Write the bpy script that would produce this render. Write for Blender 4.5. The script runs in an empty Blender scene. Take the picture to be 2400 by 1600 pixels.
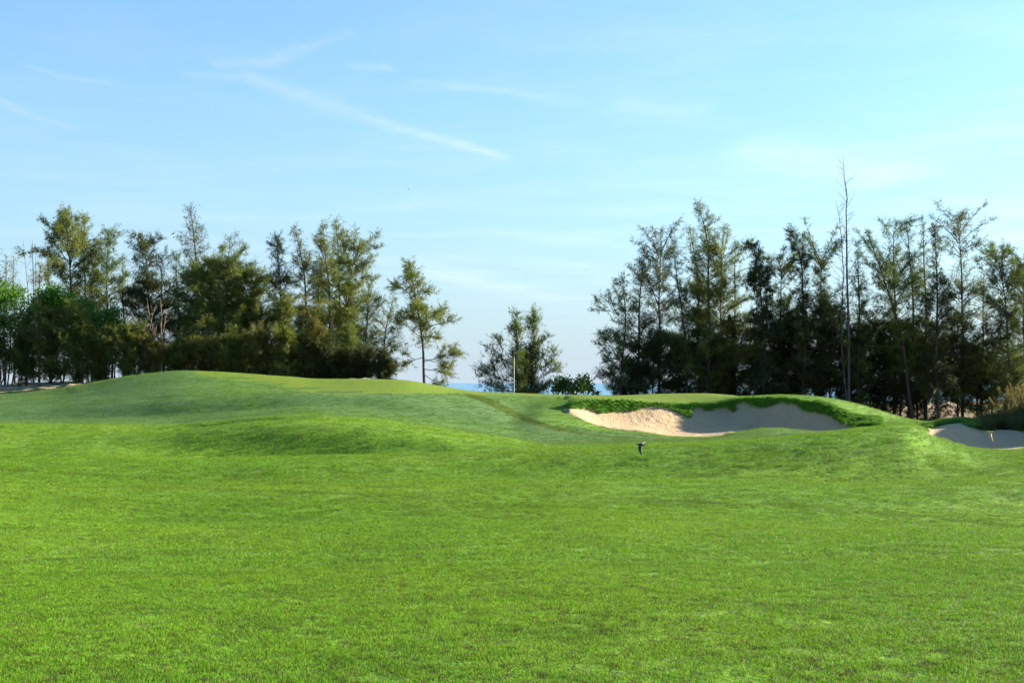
import bpy, bmesh, math, random
import numpy as np
from mathutils import Vector, Matrix

S = bpy.context.scene
COL = S.collection
EYE = 1.6            # eye height above the near fairway (metres)
F = 10000.0 / 3      # focal length of the 50 mm lens in pixels of the 2400 px wide photograph
HV = 897.0           # row of the sea horizon in the photograph
SUN_AZ, SUN_EL = math.radians(69), math.radians(16)   # azimuth clockwise from the view direction

# ------------------------------------------------------------------ camera
cam = bpy.data.cameras.new('camera')
cam.lens = 50; cam.sensor_width = 36; cam.sensor_fit = 'HORIZONTAL'
cam.shift_y = (HV - 800) / 2400
cam.clip_start = 0.1; cam.clip_end = 200000
camo = bpy.data.objects.new('camera', cam); COL.objects.link(camo)
camo.location = (0, 0, EYE); camo.rotation_euler = (math.radians(90), 0, 0)
S.camera = camo

# ------------------------------------------------------------------ exposure
S.view_settings.view_transform = 'Standard'; S.view_settings.look = 'None'
S.view_settings.exposure = 2.22; S.view_settings.gamma = 1; S.view_settings.use_curve_mapping = False
S.cycles.max_bounces = 6; S.cycles.diffuse_bounces = 3; S.cycles.transparent_max_bounces = 6

# ------------------------------------------------------------------ world: sky with thin cirrus
W = bpy.data.worlds.new('World'); S.world = W; W.use_nodes = True
nt = W.node_tree; nt.nodes.clear()
SKY_STRENGTH = 0.057
def wn(kind, **kw):
    n = nt.nodes.new(kind)
    for k, v in kw.items(): setattr(n, k, v)
    return n
def wl(a, b): nt.links.new(a, b)
def wm(op, a, b=None, c=None, clamp=False):
    n = wn('ShaderNodeMath', operation=op, use_clamp=clamp)
    for i, v in enumerate((a, b, c)):
        if v is None: continue
        if isinstance(v, (int, float)): n.inputs[i].default_value = v
        else: wl(v, n.inputs[i])
    return n.outputs[0]
def wv(op, a, b=None, s=None, out=0):
    n = wn('ShaderNodeVectorMath', operation=op)
    for i, v in enumerate((a, b)):
        if v is None: continue
        if isinstance(v, (tuple, list)): n.inputs[i].default_value = v
        else: wl(v, n.inputs[i])
    if s is not None:
        if isinstance(s, (int, float)): n.inputs['Scale'].default_value = s
        else: wl(s, n.inputs['Scale'])
    return n.outputs[out]
sky = wn('ShaderNodeTexSky', sky_type='NISHITA')
sky.sun_disc = False; sky.sun_elevation = SUN_EL; sky.sun_rotation = SUN_AZ
sky.altitude = 0; sky.air_density = 1.0; sky.dust_density = 1.5; sky.ozone_density = 2.5
tc = wn('ShaderNodeTexCoord')
sep = wn('ShaderNodeSeparateXYZ'); wl(tc.outputs['Generated'], sep.inputs[0])
zz = wm('MAXIMUM', sep.outputs['Z'], 0.004)
comb = wn('ShaderNodeCombineXYZ')
wl(wm('DIVIDE', sep.outputs['X'], zz), comb.inputs[0])
wl(wm('MULTIPLY', wm('DIVIDE', sep.outputs['Y'], zz), 0.4), comb.inputs[1])
q = comb.outputs[0]                                    # position on the cloud layer, in cloud heights
nz = wn('ShaderNodeTexNoise'); nz.inputs['Scale'].default_value = 5.0; nz.inputs['Detail'].default_value = 6
wl(q, nz.inputs['Vector'])
qd = wv('ADD', q, wv('SCALE', wv('SUBTRACT', nz.outputs['Color'], (0.5, 0.5, 0.5)), s=0.10))
def Q(u, v):
    s = (HV - v) / F
    return ((u - 1200) / F / s, 0.4 / s, 0)
streaks = [
 ([(806, 79), (714, 112), (658, 133), (602, 153), (515, 153)], [.018, .024, .028, .030], [.15, .21, .25, .20]),
 ([(454, 176), (587, 184), (653, 204), (730, 230), (842, 270), (944, 306), (1071, 339), (1173, 365)],
  [.028, .042, .052, .056, .048, .044, .040], [.16, .27, .24, .21, .24, .27, .32]),
 ([(837, 158), (903, 152)], [.022], [.22]),
 ([(969, 186), (1071, 201), (1200, 217), (1290, 230)], [.022, .026, .030], [.12, .20, .15]),
 ([(61, 153), (138, 176), (240, 191)], [.018, .018], [.16, .16]),
 ([(0, 235), (61, 265), (138, 290)], [.035, .03], [.17, .15]),
 ([(1480, 240), (1620, 262)], [.08], [.14]),
 ([(1776, 350), (1900, 368), (2100, 402)], [.13, .16], [.22, .18]),
 ([(1030, 640), (1200, 680), (1300, 700)], [.30, .30], [.20, .16]),
]
acc = None
for pts, ws, amps in streaks:
    P = [Q(*p) for p in pts]
    for i in range(len(P) - 1):
        a, b = P[i], P[i + 1]
        ba = (b[0] - a[0], b[1] - a[1], 0); L2 = ba[0] ** 2 + ba[1] ** 2
        pa = wv('SUBTRACT', qd, a)
        h = wm('DIVIDE', wv('DOT_PRODUCT', pa, ba, out=1), L2, clamp=True)
        sc = wn('ShaderNodeVectorMath', operation='SCALE'); sc.inputs[0].default_value = ba; wl(h, sc.inputs['Scale'])
        d = wv('LENGTH', wv('SUBTRACT', pa, sc.outputs[0]), out=1)
        g = wm('MULTIPLY', wm('EXPONENT', wm('MULTIPLY', wm('POWER', wm('DIVIDE', d, ws[i]), 2.0), -1.0)), amps[i])
        acc = g if acc is None else wm('MAXIMUM', acc, g)
# broad fibrous veil
mp = wn('ShaderNodeMapping'); mp.inputs['Scale'].default_value = (0.55, 1.5, 1); mp.inputs['Rotation'].default_value = (0, 0, 0.5)
wl(qd, mp.inputs['Vector'])
n2 = wn('ShaderNodeTexNoise'); n2.inputs['Scale'].default_value = 1.6; n2.inputs['Detail'].default_value = 8; n2.inputs['Roughness'].default_value = .6
wl(mp.outputs[0], n2.inputs['Vector'])
veil = wm('MULTIPLY', wm('SUBTRACT', n2.outputs['Fac'], 0.45, clamp=True), .65)
n3 = wn('ShaderNodeTexNoise'); n3.inputs['Scale'].default_value = 22; n3.inputs['Detail'].default_value = 5
mp3 = wn('ShaderNodeMapping'); mp3.inputs['Scale'].default_value = (0.35, 1.4, 1); wl(qd, mp3.inputs['Vector']); wl(mp3.outputs[0], n3.inputs['Vector'])
tex = wm('ADD', wm('MULTIPLY', n3.outputs['Fac'], 1.1), 0.45)
lowfade = wn('ShaderNodeMapRange', interpolation_type='SMOOTHSTEP'); wl(sep.outputs['Z'], lowfade.inputs['Value'])
lowfade.inputs['From Min'].default_value = .02; lowfade.inputs['From Max'].default_value = .09
cloud = wm('MULTIPLY', wm('MULTIPLY', wm('ADD', acc, veil), tex, clamp=True), lowfade.outputs[0])
mix = wn('ShaderNodeMix', data_type='RGBA'); wl(cloud, mix.inputs['Factor'])
# the thin high air scatters blue a little more than the model's: a constant tint of the whole sky
tint = wn('ShaderNodeMix', data_type='RGBA', blend_type='MULTIPLY'); tint.inputs['Factor'].default_value = 1
wl(sky.outputs[0], tint.inputs['A']); tint.inputs['B'].default_value = (0.63, 0.97, 1.20, 1)
# sea haze along the whole horizon
hz = wn('ShaderNodeMix', data_type='RGBA')
wl(wm('MULTIPLY', wm('EXPONENT', wm('MULTIPLY', wm('MAXIMUM', sep.outputs['Z'], 0.0), -6.5)), 0.82), hz.inputs['Factor'])
wl(tint.outputs['Result'], hz.inputs['A'])
hz.inputs['B'].default_value = (2.72, 3.22, 3.80, 1)
wl(hz.outputs['Result'], mix.inputs['A'])
lum = wn('ShaderNodeRGBToBW'); wl(tint.outputs['Result'], lum.inputs[0])
cc = wn('ShaderNodeCombineXYZ')
for i, k in enumerate((1.30, 1.50, 1.66)): wl(wm('MULTIPLY', lum.outputs[0], k), cc.inputs[i])
wl(cc.outputs[0], mix.inputs['B'])
bg = wn('ShaderNodeBackground'); bg.inputs['Strength'].default_value = SKY_STRENGTH
wl(mix.outputs['Result'], bg.inputs['Color'])
wo = wn('ShaderNodeOutputWorld'); wl(bg.outputs[0], wo.inputs[0])

# ------------------------------------------------------------------ sun
sun = bpy.data.lights.new('sun', 'SUN'); sun.energy = 5.0; sun.angle = math.radians(0.53); sun.color = (1.0, 0.90, 0.73)
suno = bpy.data.objects.new('sun', sun); COL.objects.link(suno)
SUNV = Vector((math.sin(SUN_AZ) * math.cos(SUN_EL), math.cos(SUN_AZ) * math.cos(SUN_EL), math.sin(SUN_EL)))
suno.rotation_euler = (-SUNV).to_track_quat('-Z', 'Y').to_euler(); suno.location = SUNV * 60

# ------------------------------------------------------------------ helpers
def tag(o, label=None, cat=None, group=None, kind=None):
    if label: o['label'] = label
    if cat: o['category'] = cat
    if group: o['group'] = group
    if kind: o['kind'] = kind
    return o
def empty(name, loc):
    o = bpy.data.objects.new(name, None); COL.objects.link(o); o.location = loc; o.empty_display_size = .2
    return o
def meshobj(name, verts, faces, mat, parent=None, smooth=False, link=True):
    """faces: (n,3) or (n,4) integer array, or a list of tuples"""
    me = bpy.data.meshes.new(name)
    verts = np.asarray(verts, np.float32)
    if isinstance(faces, np.ndarray):
        n, k = faces.shape
        me.vertices.add(len(verts)); me.vertices.foreach_set('co', verts.ravel())
        me.loops.add(n * k); me.loops.foreach_set('vertex_index', faces.astype(np.int32).ravel())
        me.polygons.add(n); me.polygons.foreach_set('loop_start', np.arange(0, n * k, k, dtype=np.int32))
        me.update(calc_edges=True)
    else:
        me.from_pydata([tuple(map(float, v)) for v in verts], [], faces)
    if smooth: me.polygons.foreach_set('use_smooth', np.ones(len(me.polygons), bool))
    if mat: me.materials.append(mat)
    o = bpy.data.objects.new(name, me)
    if link: COL.objects.link(o)
    if parent: o.parent = parent
    return o
def pchip_slopes(X, Y):
    """monotone cubic slopes along axis 0"""
    h = np.diff(X, axis=0); d = np.diff(Y, axis=0) / h
    m = np.zeros_like(Y)
    a, b = d[:-1], d[1:]; w1 = 2 * h[1:] + h[:-1]; w2 = h[1:] + 2 * h[:-1]
    with np.errstate(divide='ignore', invalid='ignore'):
        hm = (w1 + w2) / (w1 / a + w2 / b)
    m[1:-1] = np.where(a * b > 0, hm, 0)
    m[0] = d[0]; m[-1] = d[-1]
    return m
def curve(pts):
    p = np.array(sorted(pts), float); X, Y = p[:, 0], p[:, 1]; m = pchip_slopes(X, Y); m[0] = m[-1] = 0
    def f(u):
        u = np.clip(np.asarray(u, float), X[0], X[-1]); i = np.clip(np.searchsorted(X, u) - 1, 0, len(X) - 2)
        h = X[i + 1] - X[i]; t = (u - X[i]) / h
        return ((2*t**3-3*t**2+1)*Y[i] + (t**3-2*t**2+t)*h*m[i] + (-2*t**3+3*t**2)*Y[i+1] + (t**3-t**2)*h*m[i+1])
    return f
def lin(pts):
    p = np.array(pts, float)
    return lambda u: np.interp(u, p[:, 0], p[:, 1])
def lattice(seed):
    return np.random.default_rng(seed).random((257, 257))
_lat = {}
def vnoise(x, y, scale, seed=0):
    if seed not in _lat: _lat[seed] = lattice(seed)
    T = _lat[seed]; x = np.asarray(x) / scale + 1000.3; y = np.asarray(y) / scale + 1000.7
    xi = np.floor(x).astype(int); yi = np.floor(y).astype(int); fx = x - xi; fy = y - yi
    fx = fx*fx*(3-2*fx); fy = fy*fy*(3-2*fy); xi %= 256; yi %= 256
    return (T[xi, yi]*(1-fx)+T[xi+1, yi]*fx)*(1-fy) + (T[xi, yi+1]*(1-fx)+T[xi+1, yi+1]*fx)*fy - .5
def sstep(a, b, x):
    t = np.clip((x - a) / (b - a), 0, 1); return t*t*(3-2*t)

# material helper
class MT:
    def __init__(s, name):
        s.m = bpy.data.materials.new(name); s.m.use_nodes = True; s.t = s.m.node_tree; s.t.nodes.clear()
        s.out = s.n('ShaderNodeOutputMaterial')
    def n(s, kind, **kw):
        n = s.t.nodes.new(kind)
        for k, v in kw.items(): setattr(n, k, v)
        return n
    def put(s, sock, v):
        if isinstance(v, bpy.types.NodeSocket): s.t.links.new(v, sock)
        elif isinstance(v, (tuple, list)) and len(v) == 3 and sock.type == 'RGBA': sock.default_value = (*v, 1)
        else: sock.default_value = v
    def math(s, op, a, b=None, c=None, clamp=False):
        n = s.n('ShaderNodeMath', operation=op, use_clamp=clamp)
        for i, v in enumerate((a, b, c)):
            if v is not None: s.put(n.inputs[i], v)
        return n.outputs[0]
    def mix(s, f, a, b, blend='MIX'):
        n = s.n('ShaderNodeMix', data_type='RGBA', blend_type=blend)
        s.put(n.inputs['Factor'], f); s.put(n.inputs['A'], a); s.put(n.inputs['B'], b)
        return n.outputs['Result']
    def noise(s, scale, detail=3, vec=None, rough=.55, stretch=None, color=False):
        n = s.n('ShaderNodeTexNoise'); n.inputs['Scale'].default_value = scale; n.inputs['Detail'].default_value = detail
        n.inputs['Roughness'].default_value = rough
        if vec is None: vec = s.n('ShaderNodeNewGeometry').outputs['Position']
        if stretch:
            mp = s.n('ShaderNodeMapping'); mp.inputs['Scale'].default_value = stretch; s.t.links.new(vec, mp.inputs['Vector']); vec = mp.outputs[0]
        s.t.links.new(vec, n.inputs['Vector'])
        return n.outputs['Color' if color else 'Fac']
    def ramp(s, f, lo, hi):
        n = s.n('ShaderNodeMapRange', interpolation_type='SMOOTHSTEP'); s.put(n.inputs['Value'], f)
        n.inputs['From Min'].default_value = lo; n.inputs['From Max'].default_value = hi
        return n.outputs[0]
    def attr(s, name, out='Color'):
        return s.n('ShaderNodeAttribute', attribute_name=name).outputs[out]
    def bsdf(s, color, rough=.8, spec=.3, normal=None, **kw):
        n = s.n('ShaderNodeBsdfPrincipled'); s.put(n.inputs['Base Color'], color); s.put(n.inputs['Roughness'], rough)
        n.inputs['Specular IOR Level'].default_value = spec
        if normal is not None: s.put(n.inputs['Normal'], normal)
        for k, v in kw.items(): s.put(n.inputs[k.replace('_', ' ')], v)
        return n.outputs[0]
    def bump(s, h, dist, strength=1.0, normal=None):
        n = s.n('ShaderNodeBump'); s.put(n.inputs['Height'], h); n.inputs['Distance'].default_value = dist; n.inputs['Strength'].default_value = strength
        if normal is not None: s.put(n.inputs['Normal'], normal)
        return n.outputs[0]
    def done(s, sh): s.t.links.new(sh, s.out.inputs[0]); return s.m
def simple(name, color, rough=.8, spec=.3, var=.25, scale=6.0):
    M = MT(name)
    c = M.mix(M.noise(scale, 4), tuple(x*(1-var) for x in color), tuple(min(1, x*(1+var)) for x in color))
    return M.done(M.bsdf(c, rough, spec))

# colour of the turf, shared by the ground sheet and the blades standing on it (same world position, same tone)
def turf_color(M, dew, green, rough_, track):
    big = M.noise(.16, 3); mid = M.noise(.9, 4); fine = M.noise(5.5, 4)
    fair = M.mix(M.ramp(big, .35, .65), (.108, .252, .009), (.144, .278, .012))
    fair = M.mix(M.math('MULTIPLY', M.ramp(mid, .45, .72), .65), fair, (.066, .160, .008))
    fair = M.mix(M.math('MULTIPLY', M.ramp(fine, .50, .75), .55), fair, (.172, .310, .018))
    fair = M.mix(M.math('MULTIPLY', M.ramp(M.noise(2.7, 3), .60, .76), .45), fair, (.100, .108, .024))
    gre = M.mix(mid, (.112, .182, .009), (.142, .208, .013))
    gap = M.ramp(M.noise(10, 4, rough=.65), .48, .64)
    fair = M.mix(M.math('MULTIPLY', gap, .72), fair, (.058, .070, .017))
    c = M.mix(green, fair, gre)
    dewc = M.mix(M.ramp(M.noise(.45, 4), .3, .7), (.060, .136, .032), (.092, .174, .054))
    c = M.mix(M.math('MULTIPLY', dew, .92), c, dewc)
    c = M.mix(rough_, c, M.mix(fine, (.062, .185, .008), (.105, .255, .014)))
    c = M.mix(track, c, (.054, .100, .004))
    return c
# ================================================================== TERRAIN
# The ground is a height field: per azimuth, the visible crests and hollows are given by distance and by the row at which the photograph shows them.
vA = curve([(-600,1075),(0,1075),(400,1073),(816,1068),(1000,1062),(1200,1056),(1350,1050),(1500,1046),(1730,1036),(1914,1018),(2050,1001),(2110,994),(2150,1006),(2175,1018),(2200,1027),(2250,1041),(2300,1050),(2350,1052),(2420,1047),(2700,1040),(3000,1030)])
vB = curve([(-600,999),(0,998),(255,997),(408,997),(510,988),(612,978),(714,974),(867,982),(1020,1003),(1130,1020),(1200,1031),(1280,1041),(1350,1042),(1500,1036),(1700,1029),(1850,1022),(1950,1014),(2050,1004),(2110,990),(2180,1001),(2220,994),(2255,992),(2295,1005),(2330,1008),(2410,1006),(2440,980),(2500,915),(2570,876),(2680,868),(2900,880),(3300,950),(4200,985)])  # past the right frame edge an unseen bank is added to shade the second bunker
vF = curve([(-600,985),(0,985),(300,978),(600,962),(714,956),(900,960),(1100,980),(1200,988),(1230,984),(1260,976),(1290,962),(1322,952),(1344,968),(1376,987),(1405,997),(1452,1005),(1503,1010),(1575,1019),(1648,1021),(1695,1018),(1709,1014),(1756,1006),(1792,1002),(1828,1003),(1882,1009),(1919,1012),(1958,1011),(1991,1006),(2015,1001),(2060,1000),(2123,993),(2200,992),(3000,990)])
vW = curve([(1322,949),(1355,960),(1400,967),(1450,968),(1500,964),(1550,961),(1600,965),(1650,964),(1700,962),(1740,953),(1780,952),(1830,950),(1870,958),(1920,972),(1960,985),(1990,994),(2012,1000)])
vJ = lin([(1318,951),(1322,950),(1333,958),(1355,960),(1376,958),(1384,959),(1400,968),(1409,970),(1420,968.5),(1434,967),(1452,968),(1474,964),(1500,962),(1514,956),(1525,954),(1554,958),(1580,965),(1600,973),(1614,980),(1618,979),(1620,968),(1630,957),(1633,956),(1648,961),(1655,963),(1672,961),(1691,957),(1708,961),(1716,966),(1721,965),(1723,950),(1738,946),(1752,949),(1765,955),(1780,957),(1792,957.5),(1810,953),(1828,946),(1846,949),(1864,952),(1878,964),(1900,969),(1926,972),(1940,977),(1955,983),(1964,988),(1967,997),(1978,996),(1988,995.5),(1992,1004),(2000,1006)])
vL = curve([(1322,948),(1345,941),(1395,934),(1450,934),(1540,942),(1611,944),(1684,939),(1720,934),(1792,931),(1850,932),(1900,942),(1960,962),(2010,981),(2060,985),(2123,988)])
vC = curve([(-600,930),(-200,926),(0,922),(102,914),(204,899),(306,881),(357,875),(434,870),(510,872),(663,881),(750,886.5),(867,887),(934,889),(1020,902),(1071,911),(1122,917),(1200,919.5),(1322,923.5),(1455,925),(1526,922.5),(1644,921.5),(1710,925),(1741,928.5),(1761,928),(1827,925.5),(1878,927),(1940,934.5),(2016,951),(2067,966),(2123,982),(2200,990),(3000,990)])
vB2 = curve([(200,1024),(400,1018),(459,1013),(560,1003),(640,998),(714,996),(820,998),(920,1005),(1050,1022),(1240,1042)])
dA = curve([(0,30),(1000,30),(1900,30.5),(2200,33),(3000,34)])
dB = curve([(0,42),(1200,42),(1700,42.5),(2100,43),(3000,43)])
dF = curve([(0,56),(1150,56),(1200,56.6),(1260,58.2),(1300,60.5),(1322,62.0),(1344,60.3),(1376,58.6),(1405,57.9),(1450,57.3),(1550,56.8),(1700,56.5),(1830,56),(1960,56.5),(2015,58.5),(2100,57),(3000,57)])
dW = curve([(0,61.5),(1200,61.8),(1322,62.7),(1450,64.0),(1600,65.2),(1700,65.4),(1780,64.2),(1860,62.2),(1960,60.2),(2015,60),(2100,61),(3000,62)])
dC = curve([(0,72),(600,72),(1000,73),(1200,75),(1500,75.5),(1680,73),(1780,68.5),(1860,66),(1960,63.8),(2123,65),(3000,67)])

def z_of(v, d): return EYE - (v - HV) / F * d
def knots(u):
    """distances and heights of the crests and hollows along each azimuth"""
    u = np.asarray(u, float)
    A, B, C_, Fv = vA(u), vB(u), vC(u), vF(u)
    inB1 = sstep(1312, 1330, u) * (1 - sstep(2005, 2030, u))
    right = sstep(2110, 2190, u); left = 1 - sstep(1200, 1330, u)
    D, Z = [], []
    def k(d, v=None, z=None):
        d = np.broadcast_to(np.asarray(d, float), u.shape); D.append(d)
        Z.append(np.broadcast_to(np.asarray(z, float), u.shape) if z is not None else z_of(v, d))
    k(-400, z=-.6); k(-40, z=-.1); k(2, z=0); k(8, z=.04)
    k(14.5, 1293 + 8*np.sin(u/260.))
    k(21.5 + .5*np.sin(u/330.), 1196 + 5*np.sin(u/300.) - 33*(1-sstep(500, 1500, u)))
    k(25.8, 1121 - 13*(1-sstep(500, 1500, u)) - 8*sstep(800, 2000, u) - 6*sstep(1900, 2300, u))
    a = dA(u); k(a, A)
    k(a + 3.2, A + 9*left + 14*(1-sstep(1000, 1250, u))*sstep(150, 450, u) + 1.0*(1-left) + right*4)
    b = dB(u)
    mid = sstep(250, 480, u)*(1 - sstep(1050, 1240, u))
    k(b - 4.2, mid*vB2(u) + (1-mid)*(A*.38 + B*.62 + sstep(2430, 2540, u)*(B + 10 - A*.38 - B*.62)))
    k(b, B)
    k(b + 3.6, B + (2.2 + 7*sstep(150, 450, u)*(1-sstep(950, 1150, u)))*(1 - sstep(1200, 1340, u)) - 2*sstep(1250, 1340, u)*(1-sstep(1800, 2000, u)) + 2*sstep(1900, 2050, u)*(1-right) - 13*right - 4*sstep(2420, 2600, u))
    f = dF(u); k(f, Fv)
    w = dW(u); c = dC(u)
    pw = .55 + .45*sstep(1080, 1290, u)
    gen = lambda dd: Fv + (C_ - Fv) * np.clip((dd - f)/(c - f), 0, 1)**pw
    hump = sstep(1690, 1790, u) * (1 - sstep(1960, 2010, u))
    vfloor = Fv - 6 + 26*hump
    k(f + (w - f)*(.42 + .12*hump), inB1*vfloor + (1-inB1)*gen(f + (w - f)*(.42 + .12*hump)))
    k(w, inB1*vW(u) + (1-inB1)*gen(w))
    k(w + .6, inB1*vL(u) + (1-inB1)*gen(w + .6))
    k(c, C_)
    sandy = 1 - sstep(150, 260, u)
    zc = z_of(C_, c)
    zl = z_of(906 - 6*sstep(0, 200, u), 82.)
    k(np.maximum(c + 4.5, 80), z=sandy*zl + (1-sandy)*(zc - .25 - .35*sstep(900, 1500, u)))
    k(92, z=sandy*(zl+.1) + (1-sandy)*(1.3 - 1.2*sstep(500, 1150, u) - 1.1*sstep(1200, 1900, u)))
    k(102, z=1.15 - 1.1*sstep(500, 1150, u) - .9*sstep(1450, 1900, u)); k(118, z=1.2 - 1.6*sstep(300, 1100, u) + .45*sstep(1440, 1600, u))
    k(150, z=-4.6); k(420, z=-7)
    return np.array(D), np.array(Z)
def height(x, y):
    x = np.atleast_1d(np.asarray(x, float)); y = np.atleast_1d(np.asarray(y, float))
    W = np.sqrt(np.maximum(y, 0)**2 + 9); D, Z = knots(1200 + F*x/W)
    return eval_knots(D, Z, y)
def eval_knots(D, Z, y):
    m = pchip_slopes(D, Z); out = np.zeros_like(y)
    for i in range(len(D) - 1):
        s = (y >= D[i]) & (y <= D[i+1])
        h = D[i+1]-D[i]; t = np.where(s, (y-D[i])/h, 0)
        out = np.where(s, (2*t**3-3*t**2+1)*Z[i]+(t**3-2*t**2+t)*h*m[i]+(-2*t**3+3*t**2)*Z[i+1]+(t**3-t**2)*h*m[i+1], out)
    return out
def ground_at(x, y): return float(height([x], [y])[0])

rows = [-400,-250,-150,-100,-70,-50,-40,-30,-22,-16,-11,-7,-4,-2,0,1.5,3,4]
y = 4.6
while y < 40: rows.append(y); y += min(.22, max(.05, y*y/2275*2.2))
while y < 79: rows.append(y); y += .135
while y < 100: rows.append(y); y += .5
rows += [101,103,106,110,115,120,126,134,142,150,170,200,260,420]
rows = np.array(rows)
tc_ = list(np.arange(-.40, .4001, .0013))
ext = [.41,.425,.45,.48,.52,.57,.65,.75,.9,1.1,1.4,1.8,2.4,3.2]
cols = np.array([-e for e in ext[::-1]] + tc_ + ext)
TT, YY = np.meshgrid(cols, rows)
XX = TT * np.sqrt(np.maximum(YY, 0)**2 + 9)
WW = np.sqrt(np.maximum(YY, 0)**2 + 9)
UU = 1200 + F * XX / WW
Dk, Zk = knots(1200 + F * cols)
ZZ = np.zeros_like(XX)
for r in range(len(rows)):
    ZZ[r] = eval_knots(Dk, Zk, np.full(len(cols), rows[r]))
# hollows worked into the front of the nearer mound
for (hx, hy, rx, ry, dp) in ((-7.8, 40.7, 2.2, .8, .36), (-5.4, 36.2, 4.0, 1.2, .55), (-11.5, 38.5, 2.5, 2.0, .10), (7.0, 26.8, 3.2, 1.8, .24), (1.5, 27.0, 3.5, 1.6, .18), (-5.0, 25.5, 3.5, 1.6, .18), (-4.0, 19.5, 4.0, 1.8, .12), (5.5, 20.0, 3.0, 1.6, .14)):
    ZZ = ZZ - dp*np.exp(-((XX-hx)/rx)**2 - ((YY-hy)/ry)**2)
# fair the turf round the left end of the bunker
kk = np.exp(-.5*(np.arange(-40, 41)/14.)**2); kk /= kk.sum()
Zs = sum(k_*np.roll(ZZ, j_-40, axis=1) for j_, k_ in enumerate(kk))
wf = sstep(1215, 1285, UU)*(1-sstep(1335, 1385, UU))*sstep(47, 50, YY)*(1-sstep(60.5, 63, YY))
wf = np.maximum(wf, sstep(1225, 1285, UU)*(1-sstep(1322, 1350, UU))*sstep(47, 50, YY)*(1-sstep(66.5, 69, YY)))
ZZ = ZZ*(1-wf) + Zs*wf
with np.errstate(divide='ignore', invalid='ignore'):
    VV = np.where(YY > 1, HV - (ZZ - EYE) / np.maximum(YY, 1) * F, 3000)   # row of the surface in the photograph, for laying out mown areas
dFc, dWc, dAc, dBc, dCc = dF(UU), dW(UU), dA(UU), dB(UU), dC(UU)
in1 = sstep(1318, 1323, UU) * (1 - sstep(2000, 2006, UU))
jn = vnoise(XX, YY, .35, 5)*4 + vnoise(XX, YY, .12, 6)*3
s1 = in1 * sstep(-.10, .05, YY - dFc + jn*.03) * sstep(-.8, .8, VV - vJ(UU) + jn*.35) * (YY < dWc + .7)
vJ2 = lin([(2168,1015),(2178,1003),(2196,998),(2219,993),(2230,991),(2248,991),(2259,992),(2265,999),(2294,1006),(2312,1010),(2330,1007),(2345,1003),(2365,1004),(2382,1012),(2395,1016),(2405,1012),(2440,1010),(2600,1010)])
in2 = sstep(2170, 2176, UU) * (1 - sstep(2560, 2600, UU))
s2 = in2 * sstep(-.06, .04, YY - dAc + jn*.02) * sstep(-1, 1, VV - vJ2(UU) + jn*.4) * (YY < dBc + .6)
sand = np.maximum(np.maximum(s1, s2), .9*sstep(104, 107, YY)*(UU > 300))
soil = sstep(1.6, 2.6, YY - dCc - 3*sstep(1600, 1750, UU) - 1.2*vnoise(XX, YY, 2, 8)) * (YY > 50)
soil = np.where(UU < 260, sstep(.6, 1.6, YY - dCc + vnoise(XX, YY, .8, 8)), soil)
# dark bare bank above the second bunker
bank = sstep(2262, 2290, UU + 30*vnoise(XX, YY, .5, 9)) * (YY > dBc - .6) * (YY < dBc + 6) * (1 - s2) * sstep(-14, -2, VV - vJ2(UU))
soil = np.maximum(soil, bank * .9)
gv = lin([(440,868),(459,876),(536,888),(600,897),(653,903),(700,914),(740,922),(816,928),(842,924),(900,922),(1070,922),(1087,926),(1200,926.5),(1322,931),(1400,934),(1540,941),(1611,943),(1684,938),(1735,928)])
wob = vnoise(XX, YY, 1.3, 11)*5 + vnoise(XX, YY, .4, 12)*2
green = sstep(-1.5, 1.5, gv(UU) + wob*np.where(UU < 1080, 1, .25) - VV) * (YY > 57) * (UU > 440) * (1 - sstep(1715, 1740, UU)) * (1-s1)
for (pu, pv, pw, ph) in [(590,894.5,50,3.2),(640,900,36,2.6),(705,909,52,3.4),(795,919,62,3.6),(560,885,40,2.2)]:
    e = ((UU-pu)/pw)**2 + ((VV-pv-wob*.25)/ph)**2
    green = green * np.where(YY > 57, sstep(.6, 1.1, e), 1)
tv = curve([(1070,918),(1087,924),(1130,936),(1200,966),(1260,988),(1322,1004),(1455,1020),(1600,1031),(1760,1037)])
twd = lin([(1070,3),(1100,7),(1160,9.5),(1260,7),(1350,3.5),(1500,1.9),(1760,1.0)])
track = sstep(1, .75, np.abs(VV - tv(UU)) / twd(UU)) * (YY > 46) * sstep(1075, 1095, UU) * (1-sstep(1720, 1760, UU)) * (1-s1)
# faint wheel marks across the near fairway
for pts, w_ in (([(-100,1096),(300,1112),(600,1128),(1000,1150)], 3.5), ([(1400,1174),(1700,1186),(2000,1205),(2500,1240)], 5), ([(1780,1184),(2000,1202),(2200,1222),(2500,1252)], 4), ([(200,1140),(800,1163),(1300,1196)], 4)):
    cv = curve(pts)
    track = np.maximum(track, .42*sstep(1, .3, np.abs(VV - cv(UU))/w_) * (YY < 34) * (YY > 12) * (UU > pts[0][0]) * (UU < pts[-1][0]))
rough = in1 * (1-s1) * sstep(0, 1.5, VV - vL(UU) - 2 + wob*.6) * (YY > dFc + .5) * (YY < dWc + 1.6)
rough = rough * sstep(1314, 1352, UU)
rough = np.maximum(rough, sstep(1890, 1930, UU)*(1-sstep(2040, 2085, UU)) * (1-s1) * sstep(-10, 6, VV - vL(UU) + 4) * (YY > dFc + .3) * (YY < dWc + 2.5))
rough = np.maximum(rough, sstep(2130, 2150, UU)*(1-sstep(2300, 2330, UU))*(1-s2)*(YY > dAc + .3)*(YY < dBc + 1.2)*sstep(-14, -4, VV - vJ2(UU)))
rough2 = np.maximum(rough, .5*sstep(1725, 1760, UU)*(1-sstep(1990, 2060, UU))*sstep(2.2, 1.0, YY-dWc)*(YY > dFc+.5)*(1-s1))
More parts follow.
